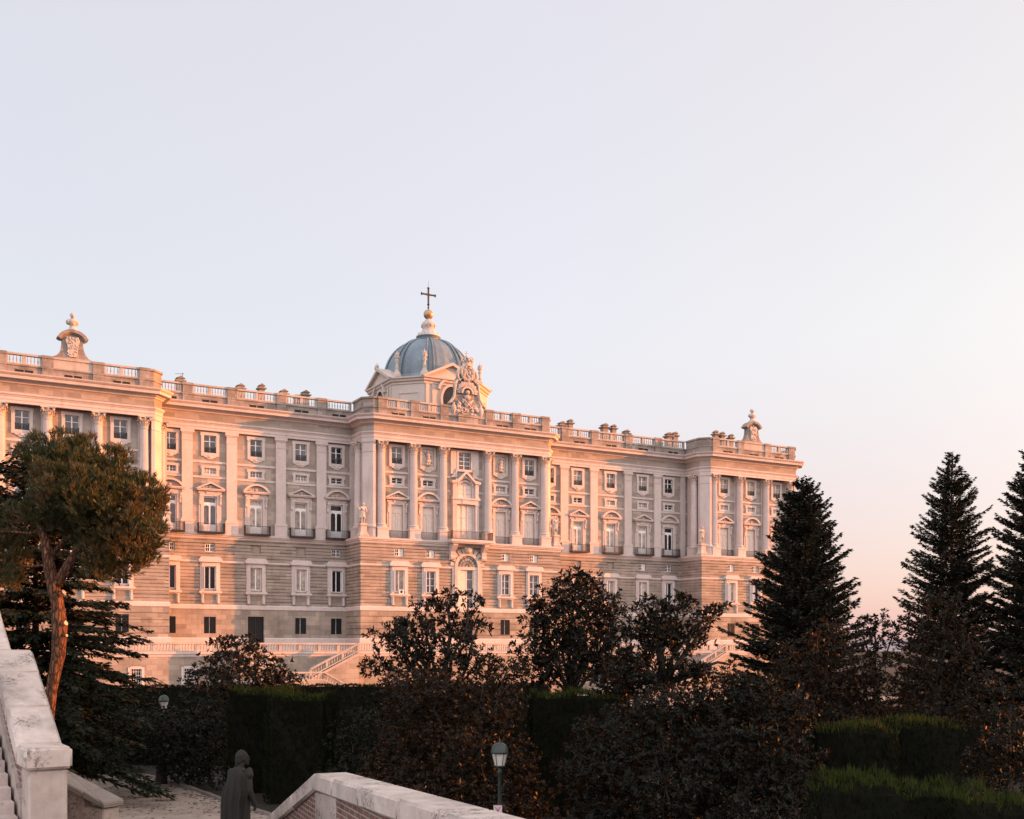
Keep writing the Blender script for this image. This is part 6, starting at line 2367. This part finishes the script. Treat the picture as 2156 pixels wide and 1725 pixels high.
# ---- firs
def conifer(name, label, base, H, Rb, seed, mat, group, whorl=0.42, per=9, droop=0.25, power=0.9, z_start=0.06, tw=0.42, tww=0.11, lean=0.0, dens=1.0, flat=0.25, tm='bark', gap=0.0, curve=0.16, hang=0.0):
    rng = np.random.default_rng(seed)
    nb = Vector(base)
    TB = MB()
    TB.polytube([(0, 0, 0), (lean * 0.3, 0, H * 0.4), (lean, 0, H)], [H * 0.016, H * 0.011, 0.02], 8)
    Bs, Ds, Ls, Ws, Us = [], [], [], [], []
    z = H * z_start
    while z < H * 0.985:
        t = z / H
        rad = Rb * max(0.03, (1 - t)) ** power * (1 + 0.10 * math.sin(z * 2.1 + seed) + 0.06 * math.sin(z * 5.3))
        if t < 0.18:
            rad *= 0.7 + 0.3 * t / 0.18
        a0 = rng.uniform(0, 6.28)
        nbr = max(4, int(per * (0.55 + 0.6 * (1 - t))))
        for k in range(nbr):
            if rng.random() < gap:
                continue
            a = a0 + 2 * math.pi * k / nbr + rng.uniform(-0.25, 0.25)
            L = rad * rng.uniform(0.7, 1.12)
            if rng.random() < 0.06:
                L *= 1.18
            h = np.array([math.cos(a), math.sin(a), 0.0])
            zz = z + rng.uniform(-0.4, 0.4)
            rise = (0.55 * t - droop * (1 - t)) + rng.normal(0, 0.07)
            steps = max(3, int(L / 0.16))
            s = np.linspace(0.12, 1, steps)
            pts = np.stack([h[0] * L * s + lean * t, h[1] * L * s, zz + L * (rise * s + curve * s * s)], 1)
            if k % 2 == 0 and t < 0.9:
                TB.polytube([(lean * t, 0, zz), tuple(pts[len(pts) // 2]), tuple(pts[-1])], [0.05 * (1 - t) + 0.015, 0.03, 0.01], 4)
            sidev = np.array([-h[1], h[0], 0.0])
            m = int(steps * 3.2 * dens)
            u = rng.uniform(0.1, 1, m)
            pp = np.stack([np.interp(u, s, pts[:, i]) for i in range(3)], 1)
            sg = rng.choice([-1, 1], m)[:, None]
            wdt = (1.05 - u)[:, None]
            # twigs fan out sideways from the limb, spread grows towards its base
            off = sidev * sg * rng.uniform(0, 0.45, (m, 1)) * wdt * min(L, 2.6) * 0.55
            pp = pp + off + np.array([0, 0, 1]) * rng.normal(0, 0.05, (m, 1)) - np.array([0, 0, 0.12]) * np.abs(off).sum(1, keepdims=True)
            dd_ = unit(h * rng.uniform(0.5, 1.2, (m, 1)) + sidev * sg * rng.uniform(0.2, 1.1, (m, 1)) + np.array([0, 0, 1]) * rng.normal(flat * 0.4 - 0.05 - hang, flat, (m, 1)))
            Bs.append(pp); Ds.append(dd_)
            Ls.append(tw * rng.uniform(0.6, 1.25, m) * (0.7 + 0.3 * (1 - t)))
            Ws.append(tww * rng.uniform(0.7, 1.3, m))
            Us.append(np.tile([0, 0, 1.0], (m, 1)) + rng.normal(0, 0.5, (m, 3)))
        z += whorl * (0.75 + 0.4 * (1 - t)) * rng.uniform(0.85, 1.15)
    # leader
    m = 40
    pp = np.stack([np.full(m, lean), np.zeros(m), rng.uniform(H * 0.955, H * 1.0, m)], 1)
    Bs.append(pp); Ds.append(unit(rng.normal(size=(m, 3)) * [1, 1, 0.5] + [0, 0, 0.9])); Ls.append(np.full(m, tw * 0.55)); Ws.append(np.full(m, tww)); Us.append(rng.normal(size=(m, 3)))
    me = quads_mesh('crown', leaf_quads(np.concatenate(Bs), np.concatenate(Ds), np.concatenate(Ls), np.concatenate(Ws), np.concatenate(Us), rng=rng), M[mat])
    root = empty(name, base)
    tag(root, label, 'tree', group)
    TB.build('trunk', M[tm], root)
    link('crown', me, root)
    return root


def foot(px, Y):
    return ((px - 1078) / 2300 * Y, Y, 0.0)


def height(py, Y):
    return CAM_H + (1367 - py) / 2300 * Y


FG = 'conical firs on the right'
fir1 = conifer('fir_tree', 'broad dark conical fir standing against the right end of the palace', foot(1690, 72), height(1014, 72), 5.2, 31, 'fir', FG, per=16, power=0.62, dens=5.0, tw=0.34, tww=0.12, droop=0.16, z_start=0.1, whorl=0.36)
fir2 = conifer('fir_tree', 'tall slim fir with open branches standing clear against the pink sky', foot(2004, 80), height(960, 80), 5.1, 32, 'fir', FG, per=13, power=0.64, dens=4.4, gap=0.10, tw=0.34, tww=0.11, droop=0.18, whorl=0.40)
fir3 = conifer('fir_tree', 'fir cut off by the right edge of the picture', foot(2172, 76), height(955, 76), 4.6, 33, 'fir', FG, per=13, power=0.58, dens=4.4, gap=0.10, tw=0.34, tww=0.11, droop=0.18, whorl=0.40)
# cedar behind the pine
conifer('cedar_tree', 'dark cedar with drooping layered branches behind the pine', foot(75, 52), height(935, 52), 6.4, 34, 'cedar', None, whorl=0.5, per=17, power=0.5, droop=0.22, dens=2.6, tw=0.40, tww=0.13, flat=0.25, z_start=0.14, gap=0.06, curve=-0.22, hang=0.35)
conifer('cedar_tree', 'low dark conifer with hanging sprays beside the terrace corner', foot(195, 66), height(1400, 66), 2.9, 35, 'cedar', None, whorl=0.4, per=12, power=0.6, droop=0.25, dens=2.4, tw=0.36, tww=0.12, flat=0.25, z_start=0.04, curve=-0.25, hang=0.4)

# ---- umbrella pine, sunlit
rng = np.random.default_rng(41)
PY = 35.0
pb = foot(103, PY)
PB_ = [B(120, 955, 62, 30, PY), B(185, 980, 70, 36, PY, 0.6), B(122, 1000, 50, 45, PY, -.8), B(240, 1010, 50, 36, PY), B(160, 1040, 80, 42, PY, -1.0), B(285, 1045, 48, 38, PY, .4), B(230, 1070, 75, 42, PY, -.6), B(302, 1088, 34, 36, PY), B(108, 1072, 50, 40, PY), B(275, 1125, 62, 44, PY, -.4), B(200, 1120, 66, 36, PY, .8), B(240, 1165, 58, 44, PY, .2), B(290, 1160, 40, 30, PY), B(18, 1120, 40, 36, PY, .5), B(10, 1185, 40, 60, PY, .6), B(140, 1090, 50, 30, PY, 1.2), B(215, 1205, 36, 22, PY)]
Pc, Dc = sample_blobs(PB_, 4.4, rng, (0.72, 1.06))
Ps, Ds_ = [], []
for c_, d_ in zip(Pc, Dc):
    m_ = rng.integers(16, 30)
    o_ = unit(rng.normal(size=(m_, 3)) + d_ * 0.5 + np.array([0, 0, 0.8]))
    Ps.append(c_ + o_ * rng.uniform(0.16, 0.36, (m_, 1)) * rng.uniform(0.8, 1.25)); Ds_.append(unit(o_ + d_ * 0.3))
Pi, Di = sample_blobs(PB_, 8.0, rng, (0.3, 0.9))
P, D = np.concatenate(Ps + [Pi]), np.concatenate(Ds_ + [Di])
n = len(P)
ax = unit(D * 0.55 + np.array([0, 0, 0.75]) + rng.normal(0, 0.22, (n, 3)))
t1 = unit(np.cross(ax, rng.normal(size=(n, 3)))); t2 = np.cross(ax, t1)
Q = []
for k in range(9):
    a = 2 * math.pi * k / 9 + rng.uniform(-.3, .3, n)
    sp_ = rng.uniform(0.15, 0.75, n)
    dr = unit(ax + (t1 * np.cos(a)[:, None] + t2 * np.sin(a)[:, None]) * sp_[:, None])
    Q.append(leaf_quads(P + ax * rng.uniform(-0.06, 0.06, (n, 1)), dr, rng.uniform(0.13, 0.22, n), 0.024, up=rng.normal(size=(n, 3)), rng=rng))
me = quads_mesh('crown', np.concatenate(Q), M['pine'])
mb = MB()
tr = [at(102, 1530, PY), at(109, 1450, PY), at(123, 1380, PY), at(126, 1320, PY), at(121, 1270, PY), at(112, 1235, PY), at(103, 1190, PY), at(96, 1140, PY), at(84, 1105, PY), at(74, 1088, PY)]
mb.polytube([(tr[0].x - .1, PY, 0)] + tr, [.22, .15, .17, .21, .24, .20, .21, .185, .15, .125, .10, .085], 12)
lm = [at(114, 1240, PY), at(135, 1205, PY), at(160, 1165, PY), at(178, 1140, PY), at(215, 1100, PY), at(245, 1060, PY)]
mb.polytube(lm, [.17, .155, .14, .12, .09, .06], 9)
mb.polytube([at(100, 1180, PY), at(125, 1150, PY + .3), at(165, 1112, PY + .5), at(200, 1075, PY + .4)], [.11, .09, .075, .05], 8)
mb.polytube([at(90, 1122, PY), at(60, 1123, PY - .1), at(30, 1120, PY - .1), at(0, 1120, PY - .2), at(-40, 1118, PY - .2)], [.05, .04, .036, .03, .02], 6)
mb.polytube([at(84, 1105, PY), at(55, 1096, PY), at(30, 1085, PY), at(5, 1060, PY)], [.05, .035, .028, .015], 6)
for c, r_ in PB_:
    s = min(tr[5:] + lm[1:], key=lambda p: (p - c).length)
    md = s.lerp(c, .5) + Vector((rng.uniform(-.15, .15), rng.uniform(-.15, .15), -.1))
    mb.polytube([s, md, c], [.055, .04, .02], 6)
for i in rng.choice(n, 260, replace=False):
    p = Vector(P[i])
    c = min(PB_, key=lambda b_: (b_[0] - p).length)[0]
    mb.polytube([c, c.lerp(p, .5) + Vector((0, 0, -.08)), p], [.02, .014, .006], 4)
pine = plant('umbrella_pine', 'umbrella pine with an orange bare trunk and a rounded crown catching the low sun', 'tree', None, pb, mb, me, 'pinebark')
mb = MB()
for px, py, dx, dz, r_ in ((134, 1247, .34, .16, .085), (138, 1312, .36, .10, .10), (97, 1163, -.02, -.02, .06), (140, 1338, .22, .0, .06)):
    p = at(px, py, PY - .12) - Vector(pb)
    mb.polytube([p - Vector((dx, -.05, dz)), p], [r_ * 1.25, r_], 9, 0)
    mb.polytube([p, p + Vector((.012, -.004, .006))], [r_ * .93, r_ * .9], 9, 1)
mb.build('branch_stub', [M['pinebark'], M['cutwood']], pine)


# ---- clipped hedges
def hedge(label, c0, c1, width, h0, seed, mat='cypress', spray=0.28, sw=0.035, dens=110, side_dens=150, rough_top=1.0, group='clipped hedges', ztop=None, name='clipped_hedge'):
    """clipped hedge along c0 -> c1 (front edge), growing back by width, with a bristly top"""
    rng = np.random.default_rng(seed)
    a, b_ = Vector((*c0, 0)), Vector((*c1, 0))
    t = b_ - a; L = t.length; t /= L
    nb = Vector((-t.y, t.x, 0))
    T, Nv = np.array(t), np.array(nb)
    A = np.array(a)
    qs = []

    def bumps(u, w):
        return 0.10 * np.sin(u * 2.3 + seed) + 0.06 * np.sin(u * 6.1 + w * 3) + 0.05 * np.sin(u * 11 + seed * 2)
    n = int(L * width * dens)
    u, w = rng.uniform(0, L, n), rng.uniform(0, width, n)
    base = A + T * u[:, None] + Nv * w[:, None] + np.array([0, 0, 1]) * (h0 - 0.16 + bumps(u, w) * rough_top)[:, None]
    qs.append(leaf_quads(base, unit(np.array([0, 0, 1.0]) + rng.normal(0, 0.26, (n, 3))), spray * rng.uniform(0.5, 1.25, n) * rough_top ** 0.5, sw, rng=rng))
    for face in range(3):
        if face == 0:
            n = int(L * h0 * side_dens)
            u, w, out = rng.uniform(0, L, n), np.zeros(n), -Nv
        else:
            n = int(width * h0 * side_dens)
            w = rng.uniform(0, width, n); u = np.full(n, 0.0 if face == 1 else L); out = -T if face == 1 else T
        z = rng.uniform(0, h0, n)
        wob = (0.09 * np.sin(u * 1.3 + z * 0.8 + seed) + 0.06 * np.sin(u * 4 + z * 2.2) + 0.05 * np.sin(u * 9 + z * 5 + w * 4))[:, None]
        base = A + T * u[:, None] + Nv * w[:, None] + np.array([0, 0, 1]) * z[:, None] + out * wob
        dr = unit(out * rng.uniform(0.15, 0.8, (n, 1)) + np.array([0, 0, 1.0]) + rng.normal(0, 0.25, (n, 3)))
        qs.append(leaf_quads(base - out * 0.06, dr, spray * 0.8 * rng.uniform(0.6, 1.2, n), sw * 1.2, rng=rng))
    root = empty(name, (a.x, a.y, 0))
    tag(root, label, 'hedge', group)
    o_ = np.array([a.x, a.y, 0.0])
    link('top_sprays', quads_mesh('top_sprays', qs[0] - o_, M[mat]), root)  # cypress tops take the lighter copy, with light painted into it
    link('foliage', quads_mesh('foliage', np.concatenate(qs[1:]) - o_, M['cypress_shaded' if mat == 'cypress' else mat]), root)
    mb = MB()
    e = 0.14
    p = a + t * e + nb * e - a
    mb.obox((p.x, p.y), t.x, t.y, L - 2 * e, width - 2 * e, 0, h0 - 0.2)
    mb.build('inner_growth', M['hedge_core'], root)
    return root


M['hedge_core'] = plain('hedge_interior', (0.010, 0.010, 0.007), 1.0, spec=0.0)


def hz(py, Y):
    return CAM_H + (1367 - py) / 2300 * Y


def X(px, Y):
    return (px - 1078) / 2300 * Y


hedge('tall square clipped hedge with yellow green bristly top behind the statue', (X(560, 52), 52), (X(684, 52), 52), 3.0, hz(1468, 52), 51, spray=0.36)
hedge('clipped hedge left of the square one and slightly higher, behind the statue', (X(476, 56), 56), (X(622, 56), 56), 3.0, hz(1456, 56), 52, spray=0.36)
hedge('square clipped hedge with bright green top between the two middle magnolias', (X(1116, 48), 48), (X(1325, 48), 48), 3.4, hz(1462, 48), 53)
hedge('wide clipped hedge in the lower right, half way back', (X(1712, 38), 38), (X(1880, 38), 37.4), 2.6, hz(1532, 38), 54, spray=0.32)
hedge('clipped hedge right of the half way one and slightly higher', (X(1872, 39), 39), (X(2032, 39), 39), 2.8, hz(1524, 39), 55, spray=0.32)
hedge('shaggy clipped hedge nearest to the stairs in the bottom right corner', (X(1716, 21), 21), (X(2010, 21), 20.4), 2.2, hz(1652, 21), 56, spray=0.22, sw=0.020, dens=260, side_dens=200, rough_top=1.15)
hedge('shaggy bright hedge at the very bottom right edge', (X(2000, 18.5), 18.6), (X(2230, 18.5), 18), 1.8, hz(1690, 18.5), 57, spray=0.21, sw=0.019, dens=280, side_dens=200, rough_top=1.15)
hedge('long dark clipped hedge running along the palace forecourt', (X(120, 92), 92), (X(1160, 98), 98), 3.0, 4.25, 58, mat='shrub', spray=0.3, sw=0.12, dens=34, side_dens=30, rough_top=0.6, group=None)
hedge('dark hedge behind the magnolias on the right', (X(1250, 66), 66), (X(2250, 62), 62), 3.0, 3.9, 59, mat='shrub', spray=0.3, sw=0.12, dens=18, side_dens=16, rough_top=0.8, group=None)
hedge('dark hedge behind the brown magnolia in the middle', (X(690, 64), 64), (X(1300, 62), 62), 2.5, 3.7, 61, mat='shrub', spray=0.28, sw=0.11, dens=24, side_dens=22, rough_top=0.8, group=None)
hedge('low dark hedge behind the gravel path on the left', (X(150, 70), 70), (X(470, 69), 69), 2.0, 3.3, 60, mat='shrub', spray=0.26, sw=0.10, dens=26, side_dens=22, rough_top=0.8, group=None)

# ---- trees of the park beyond the right edge, whose long shadows keep the garden in shade
PG = 'park firs beyond the right edge'
k = 0
for x, y, s in ((74, 92, 1.0), (68, 60, 0.95), (62, 36, 0.9), (80, 76, 1.15), (66, 14, 0.95), (60, -6, 0.95), (88, 46, 1.15), (92, 18, 1.2), (90, 104, 0.85), (98, 68, 1.2), (64, 25, 1.0), (75, 5, 1.1), (58, -18, 1.0), (71, 31, 1.2), (73, 20, 1.2), (80, 28, 1.2), (67, 20, 0.9), (82, 38, 1.0)):
    src = fir1 if k % 2 else fir2
    c = copy_tree(src)
    c.location = (x, y, 0)
    c.scale = (s * 1.25, s * 1.25, s)
    c.rotation_euler = (0, 0, 1.3 * k)
    tag(c, 'dark fir in the park to the right of the picture', 'tree', PG)
    k += 1
